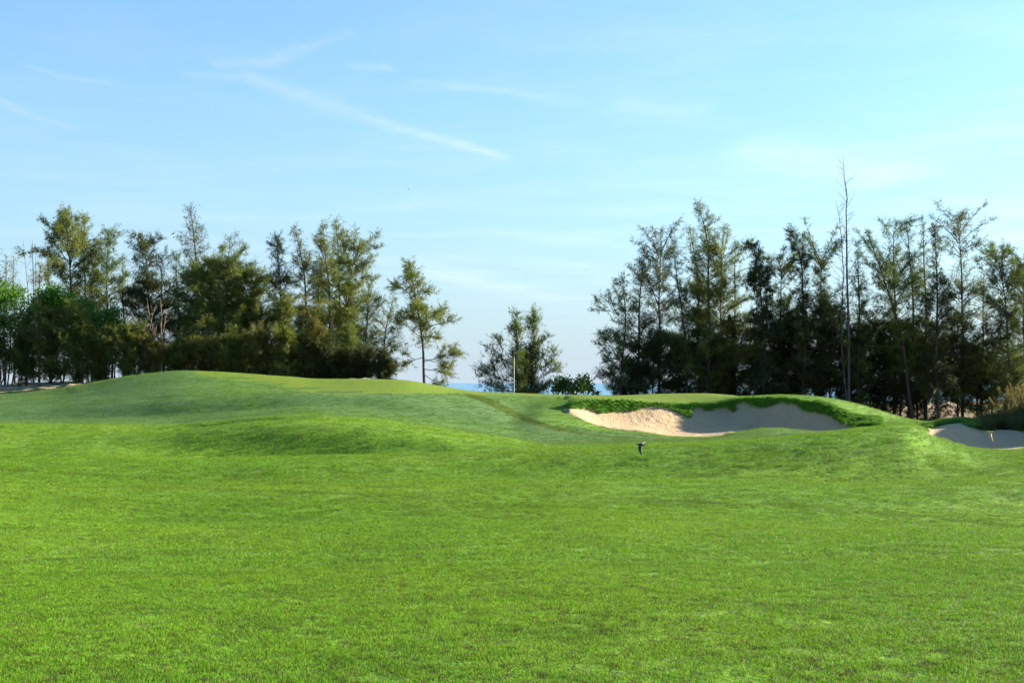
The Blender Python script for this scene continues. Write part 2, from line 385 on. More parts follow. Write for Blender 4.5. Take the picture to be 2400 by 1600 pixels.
dew = sstep(0, 4, YY - dBc + 1.0 + 2*vnoise(XX, YY, 3, 14) + 4*(sstep(1200, 1320, UU))) * (1-track) * (1-rough2)
dew = dew * (1 - sstep(1900, 2050, UU) * (YY < 52)) * (1 - green)
dew *= 1 - .65*sstep(1180, 1330, UU)*(YY > 55) - 0*UU
dew *= np.clip(.9 + .9*vnoise(XX, YY, 5, 15) + .35*vnoise(XX, YY, 1.1, 16), 0, 1)
dew *= (YY < 90)
# relief: gentle undulation of the turf, raked and washed sand, thick turf over the bunker lip
ZZ = ZZ + (vnoise(XX, YY, 7, 21)*.14 + vnoise(XX, YY, 3.0, 22)*.05 + vnoise(XX, YY, .9, 23)*.012) * (1-sand) * sstep(3, 8, YY) * np.where(YY < 60, 1, .5)
ZZ = ZZ + sand * (vnoise(XX, YY, 1.4, 24)*.07 + vnoise(XX, YY, .4, 25)*.018 + vnoise(XX+YY*.4, YY*.35, .22, 26)*.016)
clod = np.exp(-(((UU-1530)/42)**2 + ((VV-988)/14)**2)) * s1 + .7*np.exp(-(((UU-1630)/16)**2 + ((VV-995)/9)**2)) * s1 + .5*np.exp(-(((UU-1560)/20)**2 + ((VV-1003)/6)**2)) * s1
ZZ = ZZ + clod * (np.maximum(vnoise(XX, YY, .20, 27), -.1)*.09)
tuft = rough * (.03 + .05*np.maximum(0, vnoise(XX, YY, .5, 28)+.25))
ZZ = ZZ + tuft; YY2 = YY - tuft*1.1*(YY > 40)
soilrel = soil * (vnoise(XX, YY, 1.1, 29)*.18 + vnoise(XX, YY, .4, 30)*.10) * (YY > 40)
ZZ = ZZ + soilrel

# ---- ground material
M = MT('ground_cover')
a1 = M.attr('mask_a'); a2 = M.attr('mask_b')
s_a = M.n('ShaderNodeSeparateColor'); M.put(s_a.inputs[0], a1); s_b = M.n('ShaderNodeSeparateColor'); M.put(s_b.inputs[0], a2)
m_sand, m_dew, m_green = s_a.outputs; m_rough, m_track, m_soil = s_b.outputs
turf = turf_color(M, m_dew, m_green, m_rough, m_track)
grain = M.noise(14, 5, rough=.7); grain2 = M.noise(3.0, 5, rough=.65); grain3 = M.noise(1.1, 5, rough=.7)
turf = M.mix(M.math('MULTIPLY', M.ramp(grain, .52, .74), .65), turf, M.mix(1.0, turf, (.42, .50, .45), 'MULTIPLY'))
turf = M.mix(M.math('MULTIPLY', M.ramp(grain2, .55, .75), .35), turf, M.mix(1.0, turf, (.62, .62, .55), 'MULTIPLY'))
fleck = M.noise(2.2, 5, rough=.7, stretch=(.35, 1.5, 1))
turf = M.mix(M.math('MULTIPLY', M.ramp(fleck, .53, .70), .5), turf, M.mix(1.0, turf, (.58, .62, .55), 'MULTIPLY'))
turf = M.mix(M.math('MULTIPLY', M.ramp(M.noise(4.5, 4, rough=.7, stretch=(.5, 1.3, 1)), .58, .72), .35), turf, M.mix(1.0, turf, (1.5, 1.35, 1.25), 'MULTIPLY'))
turf = M.mix(M.math('MULTIPLY', M.ramp(grain3, .56, .74), .40), turf, M.mix(1.0, turf, (.55, .58, .5), 'MULTIPLY'))
turf = M.mix(1.0, turf, (.86, .84, .9), 'MULTIPLY')
sandc = M.mix(M.noise(1.6, 5), (.345, .248, .140), (.415, .308, .180))
wash = M.noise(3.2, 5, rough=.7, stretch=(1.6, .45, .45))
sandc = M.mix(M.math('MULTIPLY', M.ramp(wash, .52, .70), .45), sandc, (.30, .205, .125))
sandc = M.mix(M.math('MULTIPLY', M.ramp(M.noise(.8, 4), .5, .7), .35), sandc, (.39, .27, .15))
sandc = M.mix(M.math('MULTIPLY', M.ramp(M.noise(9, 5, rough=.7), .56, .72), .35), sandc, (.27, .185, .11))
soilc = M.mix(M.ramp(M.noise(3.5, 5, rough=.65), .4, .62), (.13, .10, .055), (.40, .31, .20))
soilc = M.mix(M.ramp(M.noise(1.1, 4), .5, .6), soilc, (.06, .065, .02))
c = M.mix(m_soil, turf, soilc); c = M.mix(m_sand, c, sandc)
hgt = M.math('ADD', M.math('MULTIPLY', M.noise(22, 4, rough=.7), .6), M.math('ADD', M.math('MULTIPLY', M.noise(5, 4), .6), M.math('MULTIPLY', M.noise(1.6, 4, rough=.7), 1.2)))
hs = M.noise(11, 5, rough=.6)
h = M.mix(m_sand, hgt, M.math('ADD', M.math('MULTIPLY', hs, .8), M.math('MULTIPLY', wash, 1.6)))
mat_ground = M.done(M.bsdf(c, .9, .12, M.bump(h, .055, .9)))

def split_ground():
    R, Cn = XX.shape
    V = np.stack([XX, YY2, ZZ], -1).reshape(-1, 3)
    idx = np.arange(R*Cn).reshape(R, Cn)
    quads = np.stack([idx[:-1,:-1], idx[:-1,1:], idx[1:,1:], idx[1:,:-1]], -1).reshape(-1, 4)
    # smooth normals of the whole sheet, so that the pieces meet without a seam
    fn = np.cross(V[quads[:,2]]-V[quads[:,0]], V[quads[:,3]]-V[quads[:,1]])
    N = np.zeros_like(V)
    for j in range(4): np.add.at(N, quads[:, j], fn)
    N /= np.linalg.norm(N, axis=1, keepdims=True) + 1e-12
    ma = np.stack([sand, dew, green, np.ones_like(sand)], -1).reshape(-1, 4)
    mb = np.stack([rough2, np.clip(track, 0, 1), soil, np.ones_like(sand)], -1).reshape(-1, 4)
    ctr = lambda m: m.reshape(-1)[quads].mean(1)
    sa, gr, so, uu, yy = ctr(sand), ctr(green), ctr(soil), ctr(UU), ctr(YY)
    cls = np.zeros(len(quads), int)
    cls[(so > .5) & (yy > 66)] = 3; cls[gr > .5] = 1
    cls[(sa > .5) & (uu < 2100) & (yy < 70)] = 2; cls[(sa > .5) & (uu >= 2100) & (yy < 70)] = 4
    names = {0: ('fairway', 'mown green fairway rolling up to the putting green'), 1: ('putting_green', 'smooth olive putting green on top of the rise'),
             2: ('sand_bunker', 'large sand bunker with a ragged grass lip below the green'), 3: ('beach_ground', 'sandy litter covered ground under the trees'),
             4: ('sand_bunker', 'shaded sand bunker at the right edge of the fairway')}
    for k, (nm, lab) in names.items():
        qf = quads[cls == k]
        if not len(qf): continue
        used = np.unique(qf); remap = np.zeros(len(V), int); remap[used] = np.arange(len(used))
        o = meshobj(nm, V[used], remap[qf], mat_ground, smooth=True)
        for an, arr in (('mask_a', ma), ('mask_b', mb)):
            at = o.data.attributes.new(an, 'FLOAT_COLOR', 'POINT'); at.data.foreach_set('color', arr[used].astype(np.float32).ravel())
        o.data.normals_split_custom_set_from_vertices(N[used])
        tag(o, lab, kind='structure')
    return V, N
GV, GN_ = split_ground()

# ---- sea
M = MT('sea_water')
wav = M.noise(.5, 5, stretch=(.25, 1, 1)); wav2 = M.noise(.06, 4, stretch=(.15, 1, 1))
col = M.mix(M.ramp(wav2, .4, .65), (.09, .21, .31), (.15, .29, .38))
foam = M.ramp(M.noise(.045, 4, stretch=(.12, 1, 1)), .60, .68)
col = M.mix(M.math('MULTIPLY', foam, .5), col, (.45, .55, .6))
sea_mat = M.done(M.bsdf(col, .25, .5, M.bump(M.math('ADD', wav, wav2), 1.6, .8)))
sx = [-60000,-8000,-2000,-600,-200,0,200,600,2000,8000,60000]; sy = [124,150,200,300,500,1000,3000,10000,30000,90000]
sv = [(a, b, -4.2) for b in sy for a in sx]
sf = [(j*11+i, j*11+i+1, (j+1)*11+i+1, (j+1)*11+i) for j in range(len(sy)-1) for i in range(10)]
sea = tag(meshobj('sea', sv, sf, sea_mat), 'strip of blue sea along the horizon beyond the trees', kind='structure')
# ================================================================== TREES
def leaf_mat(name, ca, cb, trans=.30, spec=.15, rough=.65, scale=1.7):
    M = MT(name)
    t = M.attr('tint', 'Fac')
    c = M.mix(t, ca, cb)
    c = M.mix(M.math('MULTIPLY', M.ramp(M.noise(scale, 3), .35, .7), .4), c, M.mix(1.0, c, (1.35, 1.2, .9), 'MULTIPLY'))
    tr = M.n('ShaderNodeBsdfTranslucent'); M.put(tr.inputs[0], M.mix(1.0, c, (1.25, 1.3, .8), 'MULTIPLY'))
    ms = M.n('ShaderNodeMixShader'); ms.inputs[0].default_value = trans
    M.t.links.new(M.bsdf(c, rough, spec), ms.inputs[1]); M.t.links.new(tr.outputs[0], ms.inputs[2])
    return M.done(ms.outputs[0])
LEAF = {
 'olive': leaf_mat('casuarina_needles_olive', (.074, .100, .020), (.132, .150, .034)),
 'green': leaf_mat('casuarina_needles_green', (.052, .088, .022), (.104, .132, .030)),
 'dark':  leaf_mat('casuarina_needles_dark', (.026, .042, .016), (.056, .068, .022)),  # dark green needles; in the right grove the tone also stands in for shade
 'grey':  leaf_mat('casuarina_needles_grey', (.050, .064, .032), (.085, .092, .042)),
 'brown': leaf_mat('casuarina_needles_brown', (.084, .086, .022), (.130, .126, .034)),
 'broad': leaf_mat('broad_leaves_green', (.036, .110, .010), (.098, .215, .014), .36, .35, .42),
 'broaddark': leaf_mat('broad_leaves_dark_green', (.020, .055, .010), (.055, .125, .014), .22, .35, .42),
 'broadolive': leaf_mat('broad_leaves_olive', (.050, .085, .012), (.120, .140, .022), .35, .4, .4),
 'straw': leaf_mat('dry_grass_straw', (.085, .070, .030), (.15, .120, .05), .35),
 'reed':  leaf_mat('reed_grass_green', (.050, .095, .012), (.15, .17, .03), .35),
}
BARK = simple('casuarina_bark', (.070, .055, .045), .9, .1, .35, 5)
DEADBARK = simple('dead_wood', (.30, .22, .17), .9, .1, .3, 6)
GREYDEAD = simple('weathered_dead_wood', (.095, .085, .08), .9, .1, .3, 6)

def unit(v): return v / (np.linalg.norm(v, axis=-1, keepdims=True) + 1e-9)
def tube(path, rad, sides=6):
    path = np.asarray(path, float); n = len(path)
    tan = unit(np.gradient(path, axis=0)); ref = np.array([1., .13, 0])
    e1 = unit(np.cross(tan, ref)); e2 = np.cross(tan, e1)
    a = np.arange(sides)*2*math.pi/sides
    V = path[:, None] + (e1[:, None]*np.cos(a)[None, :, None] + e2[:, None]*np.sin(a)[None, :, None])*np.asarray(rad)[:, None, None]
    V = V.reshape(-1, 3); i = np.arange(n-1)[:, None]*sides; j = np.arange(sides)[None]; j2 = (j+1) % sides
    Q_ = np.stack([i+j, i+j2, i+sides+j2, i+sides+j], -1).reshape(-1, 4)
    return V, Q_
class Geo:
    def __init__(s): s.v = []; s.f = []; s.n = 0
    def add(s, V, Q_): s.v.append(V); s.f.append(Q_ + s.n); s.n += len(V)
    def build(s, name, mat, parent=None, smooth=True):
        return meshobj(name, np.concatenate(s.v), np.concatenate(s.f), mat, parent, smooth)
def foliage(name, P, D, L, Wd, tint, mat, parent, rng):
    """one narrow leaf triangle per row: base P, direction D, length L, width Wd"""
    n = len(P); side = unit(np.cross(D, rng.normal(size=(n, 3)))) * (Wd[:, None]*.5)
    V = np.stack([P - side, P + side, P + D*L[:, None]], 1).reshape(-1, 3)
    o = meshobj(name, V, np.arange(3*n).reshape(-1, 3), mat, parent)
    at = o.data.attributes.new('tint', 'FLOAT', 'POINT'); at.data.foreach_set('value', np.repeat(tint, 3).astype(np.float32))
    return o
def px_at(u, v, d): return np.array([(u - 1200)/F*d, d, z_of(v, d)])

def casuarina(spec):
    (label, d, base, path, R, cb, nb, dens, mat, opt) = spec
    rng = np.random.default_rng(abs(hash_(label)) % 2**31)
    base_x = (base - 1200)/F*d; bz = ground_at(base_x, d) - .08
    root = empty(opt.get('name', 'casuarina_tree'), (base_x, d, bz))
    tag(root, label, opt.get('cat', 'tree'), opt['group'])
    pts = [np.array([base_x, d, bz])]
    for (pu, pv) in path:
        p = px_at(pu, pv, d); p[1] += rng.normal()*.12; pts.append(p)
    pts = np.array(pts) - pts[0]
    H = pts[-1, 2]
    # resample the trunk with a little wander
    s = np.r_[0, np.cumsum(np.linalg.norm(np.diff(pts, axis=0), axis=1))]; s /= s[-1]
    ss = np.linspace(0, 1, 22)
    mm = pchip_slopes(np.repeat(s[:, None], 3, 1), pts) if len(s) > 2 else None
    def P(f):
        f = np.atleast_1d(f)
        q_ = np.stack([np.interp(f, s, pts[:, k]) for k in range(3)], -1)
        if mm is not None:
            i = np.clip(np.searchsorted(s, f)-1, 0, len(s)-2); h = (s[i+1]-s[i])[:, None]; t = ((f-s[i])[:, None])/h
            q_ = (2*t**3-3*t**2+1)*pts[i]+(t**3-2*t**2+t)*h*mm[i]+(-2*t**3+3*t**2)*pts[i+1]+(t**3-t**2)*h*mm[i+1]
        w_ = np.sin(f*9+rng0)*.012*H*f*(1-f)*2
        q_[:, 0] += w_; q_[:, 1] += np.cos(f*7+rng0)*.012*H*f
        return q_
    rng0 = rng.uniform(0, 6)
    r0 = opt.get('r0', .0058*H + .03)
    tr = P(ss); g = Geo(); g.add(*tube(tr, r0*(1-ss)**.8 + .010, 7)); g.build('trunk', opt.get('bark', BARK), root)
    R = R*opt.get('wide', 2.05 if opt['group'] == GL else 2.6 if opt['group'] == GR else 1.6)/F*d; nb = int(nb*1.35)
    cb = cb*.75; f = cb + (1-cb)*(np.arange(nb) + rng.random(nb))/nb
    f = np.clip(f, 0, .985)
    x = (f-cb)/(1-cb)
    shape = opt.get('shape', 'cone')
    if shape == 'cone': prof = (1-x)**.75*(.55+.45*np.minimum(1, x/.18)) + .05
    elif shape == 'column': prof = .55 + .45*np.sin(x*math.pi) - .35*x**3
    elif shape == 'vase': prof = .45+.55*np.sin(np.minimum(1, x*1.25)*math.pi*.62) - .62*np.maximum(0, x-.6)
    else: prof = np.sqrt(np.maximum(.05, 1-(2*x-.9)**2))      # round
    clump = .75 + .5*np.sin(x*opt.get('tiers', 17) + rng0)     # whorls: full tiers and gaps between them
    L = R*prof*rng.uniform(.4, 1.15, nb)*clump
    az = np.arange(nb)*2.399 + rng.normal(size=nb)*.5
    el = np.radians(rng.uniform(*opt.get('el', (8, 48)), nb) + 22*x)
    dirs = np.stack([np.cos(az)*np.cos(el), np.sin(az)*np.cos(el), np.sin(el)], -1)
    extra = []
    for (bf, bu, bv, bn) in opt.get('arms', []):               # limbs the photograph shows singly
        tip = px_at(bu, bv, d) - np.array([base_x, d, bz]); st = P(bf)[0]
        for k in range(bn + (bn > 1)*2):
            b0 = st + (tip - st)*(0 if k == 0 else rng.uniform(.3, .75))
            vv = (tip - b0) if k == 0 else unit(unit(tip - st) + rng.normal(size=3)*[.45, .6, .4] + [0, 0, .25])*np.linalg.norm(tip - b0)*rng.uniform(.7, 1.1)
            f = np.r_[f, bf]; L = np.r_[L, np.linalg.norm(vv)]; dirs = np.vstack([dirs, unit(vv)]); extra.append(b0)
    nb = len(f)
    st = P(f); droop = opt.get('droop', .18)
    if extra: st[-len(extra):] = np.array(extra)
    sn = np.linspace(0, 1, 6)
    arc = st[:, None] + dirs[:, None]*(sn[None, :, None]*L[:, None, None])
    bend = rng.normal(size=(nb, 3))*.10; bend[:, 2] -= droop
    arc = arc + bend[:, None]*((sn**2)[None, :, None]*L[:, None, None])
    g = Geo()
    for i in range(nb):
        rb = min(r0*.42, .008 + .011*L[i])*(1-.4*f[i])
        g.add(*tube(arc[i][[0, 2, 3, 5]], (rb*(1-sn)**.7 + .005)[[0, 2, 3, 5]], 3))
    if g.n:
        o = g.build('branches', opt.get('bark', BARK), root); o['kind'] = 'stuff'
    # twigs along the branches, needles along the twigs
    nt_ = np.maximum(3, (L*1.45*opt.get('twigs', 9)).astype(int))
    bi = np.repeat(np.arange(nb), nt_); n = len(bi)
    sp = rng.uniform(opt.get('inner', .18), 1.0, n)**.85
    k = np.clip((sp*5).astype(int), 0, 4); fr = (sp*5-k)[:, None]
    tp = arc[bi, k]*(1-fr)+arc[bi, k+1]*fr
    td = unit(dirs[bi]*.55 + rng.normal(size=(n, 3))*.55 + np.array([0, 0, opt.get('up', .22)]))
    tl = rng.uniform(.24, .85, n)*opt.get('tw', 1.0)*(1-.35*sp)
    nn = max(3, int(dens*.77)); ti = np.repeat(np.arange(n), nn); m = len(ti)
    a = rng.random(m)**.8
    NP = tp[ti] + td[ti]*(tl[ti]*a)[:, None] + rng.normal(size=(m, 3))*.02
    hang = opt.get('hang', .30)
    ND = unit(td[ti]*.6 + rng.normal(size=(m, 3))*.5 - np.array([0, 0, hang]))
    btint = rng.random(nb)
    tint = np.clip(.55*btint[bi[ti]] + .45*rng.random(m), 0, 1)
    foliage('crown', NP, ND, rng.uniform(.12, .32, m)*opt.get('nl', 1), rng.uniform(.015, .034, m)*opt.get('nw', 1), tint, LEAF[mat], root, rng)
    return root
def hash_(s_):
    h = 7
    for ch in s_: h = (h*131 + ord(ch)) & 0x7fffffff
    return h

def broad_bush(label, d, u, lobes, mat, group, nleaf, size=.13, name='broadleaf_bush', cat='bush', base_v=None):
    """lobes: (u, v, radius px) of the leafy heads, each carried by its own stems"""
    rng = np.random.default_rng(hash_(label)); bx = (u-1200)/F*d; bz = ground_at(bx, d) - .05
    root = empty(name, (bx, d, bz)); tag(root, label, cat, group); o0 = np.array([bx, d, bz])
    g = Geo(); Ps = []; Ds = []; T = []
    tot = sum(l[2]**2 for l in lobes)
    for (lu, lv, lr) in lobes:
        c = px_at(lu, lv, d) - o0; c[1] += rng.normal()*.4; r = lr/F*d
        b0 = np.array([rng.normal()*.15, rng.normal()*.15, 0]) + np.array([c[0]*.5, 0, 0])
        ts = np.linspace(0, 1, 6)[:, None]
        g.add(*tube(b0*(1-ts) + c*ts + np.sin(ts*3)*rng.normal(size=3)*.12, .05*(1-ts[:, 0]*.7), 5))
        # many small clumps on the lobe's shell and inside it
        nc = max(8, int(46*lr**2/tot*len(lobes)))
        cd = unit(rng.normal(size=(nc, 3))); cp = c + cd*r*(rng.random((nc, 1))**.45)*np.array([1, 1, .85])
        for k in range(nc):
            ts2 = np.linspace(0, 1, 3)[:, None]; g.add(*tube(c*(1-ts2)+cp[k]*ts2, np.array([.018, .012, .006]), 4))
        n = int(nleaf*lr**2/tot/nc)
        for k in range(nc):
            p = cp[k] + rng.normal(size=(n, 3))*r*.17
            Ps.append(p); Ds.append(unit((p-cp[k])*1.2/r/.17 + rng.normal(size=(n, 3))*.8 + [0, 0, -.1])); T.append(np.clip(rng.random()*.6 + rng.random(n)*.4, 0, 1))
    o = g.build('stems', BARK, root); o['kind'] = 'stuff'
    P = np.concatenate(Ps); D = np.concatenate(Ds); T = np.concatenate(T); n = len(P)
    # leaf = pointed diamond of two triangles folded along the midrib
    L = rng.uniform(.7, 1.3, n)*size; side = unit(np.cross(D, rng.normal(size=(n, 3)))); nrm = np.cross(side, D)
    A = P; B = P + D*(L*.45)[:, None] + side*(L*.34)[:, None] + nrm*(L*.07)[:, None]; C_ = P + D*L[:, None]; E = P + D*(L*.45)[:, None] - side*(L*.34)[:, None] + nrm*(L*.07)[:, None]
    V = np.stack([A, B, C_, E], 1).reshape(-1, 3); i = np.arange(n)[:, None]*4
    f = np.concatenate([i + np.array([[0, 1, 2]]), i + np.array([[0, 2, 3]])])
    oc = meshobj('leaves', V, f, LEAF[mat], root); oc['kind'] = 'stuff'
    at = oc.data.attributes.new('tint', 'FLOAT', 'POINT'); at.data.foreach_set('value', np.repeat(T, 4).astype(np.float32))
    return root

def bare_tree(label, d, base, stems, group, mat, twig_n, name='dead_tree', r0=.06, twig_len=(.5, 1.3), start=.35, el=(25, 60)):
    """stems: lists of (u, v) from the ground up; every limb is a part of its own"""
    rng = np.random.default_rng(hash_(label)); bx = (base-1200)/F*d; bz = ground_at(bx, d) - .05
    root = empty(name, (bx, d, bz)); tag(root, label, 'tree', group); o0 = np.array([bx, d, bz])
    for si, st in enumerate(stems):
        pts = [np.array([rng.normal()*.05*si, rng.normal()*.1*si, 0])] + [px_at(u, v, d) - o0 + rng.normal(size=3)*[0, .1, 0] for (u, v) in st]
        pts = np.array(pts); s = np.r_[0, np.cumsum(np.linalg.norm(np.diff(pts, axis=0), axis=1))]; s /= s[-1]
        ss = np.linspace(0, 1, 26); P = lambda f: np.stack([np.interp(f, s, pts[:, k]) for k in range(3)], -1)
        rr = r0*(.55 if si else 1)*(1-ss)**.75 + .008
        g = Geo(); g.add(*tube(P(ss), rr, 6)); g.build('trunk', mat, root)
        for k in range(twig_n):
            f = start + (.98-start)*(k+rng.random())/twig_n; L = rng.uniform(*twig_len)*(1.15-.75*(f-start)/(1-start))
            az = rng.uniform(0, 6.28); e = math.radians(rng.uniform(*el))
            dv = np.array([math.cos(az)*math.cos(e), math.sin(az)*math.cos(e), math.sin(e)]); sn = np.linspace(0, 1, 6)[:, None]
            arc = P(np.array([f]))[0] + dv*sn*L + np.array([0, 0, .35])*L*sn**2*rng.uniform(-.4, 1) + rng.normal(size=3)*.12*L*sn**2
            g = Geo(); g.add(*tube(arc, (.006+.010*L)*(1-sn[:, 0]*.75), 4))
            for j in range(int(3+L*3)):
                a = arc[rng.integers(1, 6)]; tv_ = unit(dv*.7 + rng.normal(size=3)*.55 + [0, 0, .25])*rng.uniform(.15, .45)*L; s3 = np.linspace(0, 1, 4)[:, None]
                g.add(*tube(a + tv_*s3 + rng.normal(size=3)*.06*s3**2, .009*(1-s3[:, 0]*.6), 3))
            g.build('limb', mat, root)
    return root

GL, GR, GS = 'casuarina trees in the grove left of the green', 'casuarina trees in the grove behind the bunker', 'young bushy casuarinas in front of the left grove'
T = []
def t(label, d, base, path, R, cb, nb, dens, mat, **opt):
    opt.setdefault('group', GL); T.append((label, d, base, path, R, cb, nb, dens, mat, opt))
# --- left grove -------------------------------------------------------------------
t('thin wispy casuarina at the far left edge, lower of the first two spindly tops', 92, 12, [(13, 760), (14, 594)], 22, .25, 34, 7, 'grey', twigs=6, nl=.8)
t('slender pointed casuarina just left of the bare grey sticks at far left', 93, 35, [(33, 608)], 24, .2, 40, 11, 'green')
t('low dark casuarina filling the far left corner behind the green bush', 90, -12, [(-8, 638)], 46, .05, 60, 16, 'dark')
t('short brownish casuarina right of the bare grey sticks', 91, 92, [(95, 622)], 34, .05, 55, 15, 'brown')
t('small dark casuarina under the left arm of the twin topped tree', 92, 118, [(113, 618)], 30, .05, 50, 15, 'green')
t('tall casuarina leaning left, left top of the twin pair at left', 86, 187, [(170, 700), (160, 580), (150, 499)], 56, .16, 74, 20, 'olive', arms=[(.72, 102, 574, 3), (.78, 120, 542, 2), (.62, 122, 610, 2)], shape='vase', tiers=11)
t('tall casuarina with slim pointed crown, right top of the twin pair', 88, 193, [(196, 690), (200, 506)], 46, .16, 66, 18, 'olive', arms=[(.55, 236, 560, 2)], tiers=14)
t('full bushy casuarina with blunt top right of the twin pair', 89, 243, [(250, 680), (256, 545)], 42, .08, 70, 20, 'green', shape='column')
t('pale thin casuarina in the dip beside the dark blunt tree', 93, 292, [(288, 604)], 34, .1, 50, 12, 'grey')
t('dark broad casuarina with flat drooping top above the bare brown stems', 87, 362, [(352, 700), (337, 577)], 50, .22, 76, 22, 'dark', shape='vase', droop=.3, tiers=9)
t('small dark casuarina shouldering the broad flat topped dark tree', 88, 384, [(381, 598)], 34, .2, 44, 15, 'dark', shape='column')
t('open thin casuarina left of the tallest wispy spire of left grove', 91, 425, [(415, 700), (413, 594)], 40, .1, 50, 9, 'grey')
t('tall wispy casuarina with lacy spire, tallest of the left grove', 89, 478, [(470, 690), (456, 560), (443, 482)], 44, .1, 84, 11, 'grey', tiers=12, inner=.3)
t('wispy casuarina with rounded lacy head right of the tallest spire', 90, 530, [(532, 700), (540, 555)], 34, .2, 56, 9, 'grey', shape='round')
t('wide dense olive casuarina forming the big soft mass in left grove', 84, 520, [(515, 720), (508, 610)], 74, .0, 120, 24, 'olive', shape='round', droop=.25)
t('dense olive casuarina at the right of the big soft mass', 85, 590, [(588, 740), (590, 642)], 58, .0, 96, 23, 'olive', shape='round', droop=.25)
t('dense grey green casuarina at the left of the big soft mass', 86, 452, [(455, 740), (458, 618)], 48, .04, 86, 20, 'green', shape='round')
t('very thin casuarina poking up in the notch of the left grove', 91, 602, [(602, 700), (599, 608)], 24, .2, 34, 9, 'grey')
t('dark spire shaped casuarina with dense green flanks right of the notch', 87, 660, [(656, 690), (650, 560)], 50, .06, 84, 22, 'dark', tiers=20)
t('tall brownish casuarina with tip bent left beside the dark spire', 89, 716, [(716, 660), (704, 580), (688, 533)], 42, .12, 74, 16, 'brown', tiers=15)
t('tall casuarina with two close tips left of the thin highest tip', 88, 768, [(772, 680), (764, 600), (757, 526)], 46, .14, 84, 17, 'olive', arms=[(.72, 741, 542, 2)], tiers=16)
t('tall casuarina with thin bare tip, highest in right half of left grove', 90, 800, [(797, 660), (793, 590), (785, 514)], 44, .14, 80, 15, 'olive', tiers=13)
t('leafy casuarina with long right arms on right shoulder of left grove', 86, 806, [(815, 700), (834, 588)], 50, .10, 84, 19, 'olive', arms=[(.70, 870, 632, 3), (.80, 858, 610, 2)], shape='vase')
t('smaller open casuarina stepping down at right end of left grove', 87, 852, [(858, 760), (866, 664)], 38, .18, 60, 15, 'olive', arms=[(.66, 897, 697, 3)])
t('sparse leaning casuarina with forked trunk left of the lone tree', 88, 882, [(895, 850), (903, 790), (920, 704)], 40, .34, 42, 12, 'olive', inner=.35)
t('lone casuarina with bare dark trunk standing apart right of left grove', 80, 995, [(991, 830), (985, 770), (976, 700), (958, 616)], 50, .42, 58, 22, 'olive', group='casuarinas standing apart by the sea', arms=[(.22, 1078, 826, 4), (.16, 1062, 868, 3), (.24, 1044, 852, 3), (.25, 940, 845, 3), (.60, 1026, 745, 2), (.80, 918, 672, 3), (.55, 935, 740, 3), (.42, 1030, 790, 3), (.74, 1012, 682, 2), (.12, 1035, 905, 2)], shape='cone', tiers=13, inner=.42, droop=.12, hang=.15)
t('pointed yellowish young casuarina in front of the dark spire', 81, 668, [(668, 694)], 42, .0, 84, 24, 'olive', group=GS)
t('shaggy brown green casuarina with low skirt under the twin tips', 82, 735, [(738, 752)], 46, .0, 80, 22, 'brown', group=GS)
t('feathery green casuarina low at the right base of left grove', 83, 815, [(816, 770)], 40, .0, 76, 20, 'green', group=GS)
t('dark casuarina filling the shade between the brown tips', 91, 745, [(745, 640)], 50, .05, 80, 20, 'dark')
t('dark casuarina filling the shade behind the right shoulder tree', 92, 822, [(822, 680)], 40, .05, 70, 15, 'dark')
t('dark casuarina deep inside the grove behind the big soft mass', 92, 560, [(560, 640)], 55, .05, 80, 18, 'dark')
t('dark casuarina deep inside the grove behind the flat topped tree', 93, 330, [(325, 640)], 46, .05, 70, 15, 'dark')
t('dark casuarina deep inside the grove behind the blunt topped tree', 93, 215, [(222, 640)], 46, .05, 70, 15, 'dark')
# young bushy casuarinas, front row
for (lab, d, u, v, R, m) in [
 ('olive young casuarina above the sandy strip at far left', 82, 62, 782, 50, 'green'),
 ('brownish young casuarina between the two left broadleaf bushes', 81, 120, 742, 56, 'brown'),
 ('yellow olive young casuarina right of centre in the left front row', 80, 178, 736, 54, 'olive'),
 ('low brown young casuarina above the tuft of dry grass', 80, 232, 800, 46, 'brown'),
 ('low olive young casuarina below the bright green bush', 80, 300, 785, 48, 'olive'),
 ('low olive young casuarina at the foot of the bare brown stems', 80, 352, 822, 42, 'brown'),
 ('small dark young casuarina below the small vivid green bush', 81, 412, 832, 40, 'olive'),
 ('low brown young casuarina at the crest of the mown hill', 81, 480, 822, 46, 'brown'),
 ('low olive young casuarina at foot of the big soft mass', 81, 548, 812, 50, 'olive'),
 ('low brown young casuarina left of the pointed yellowish one', 81, 612, 800, 44, 'brown'),
 ('low dark green young casuarina behind the left end of the putting green', 82, 690, 812, 40, 'green'),
 ('dark round young casuarina behind the putting green', 82, 770, 826, 44, 'dark'),
 ('dark spreading young casuarina at the right foot of left grove', 82, 850, 842, 44, 'dark'),
 ('small dark young casuarina left of the lone tree trunk', 81, 900, 862, 36, 'dark')]:
    t(lab, d, u, [(u, v)], R, .0, 74, 20, m, group=GS, shape='round', name='young_casuarina', el=(25, 70), twigs=10, r0=.05, hang=.05)
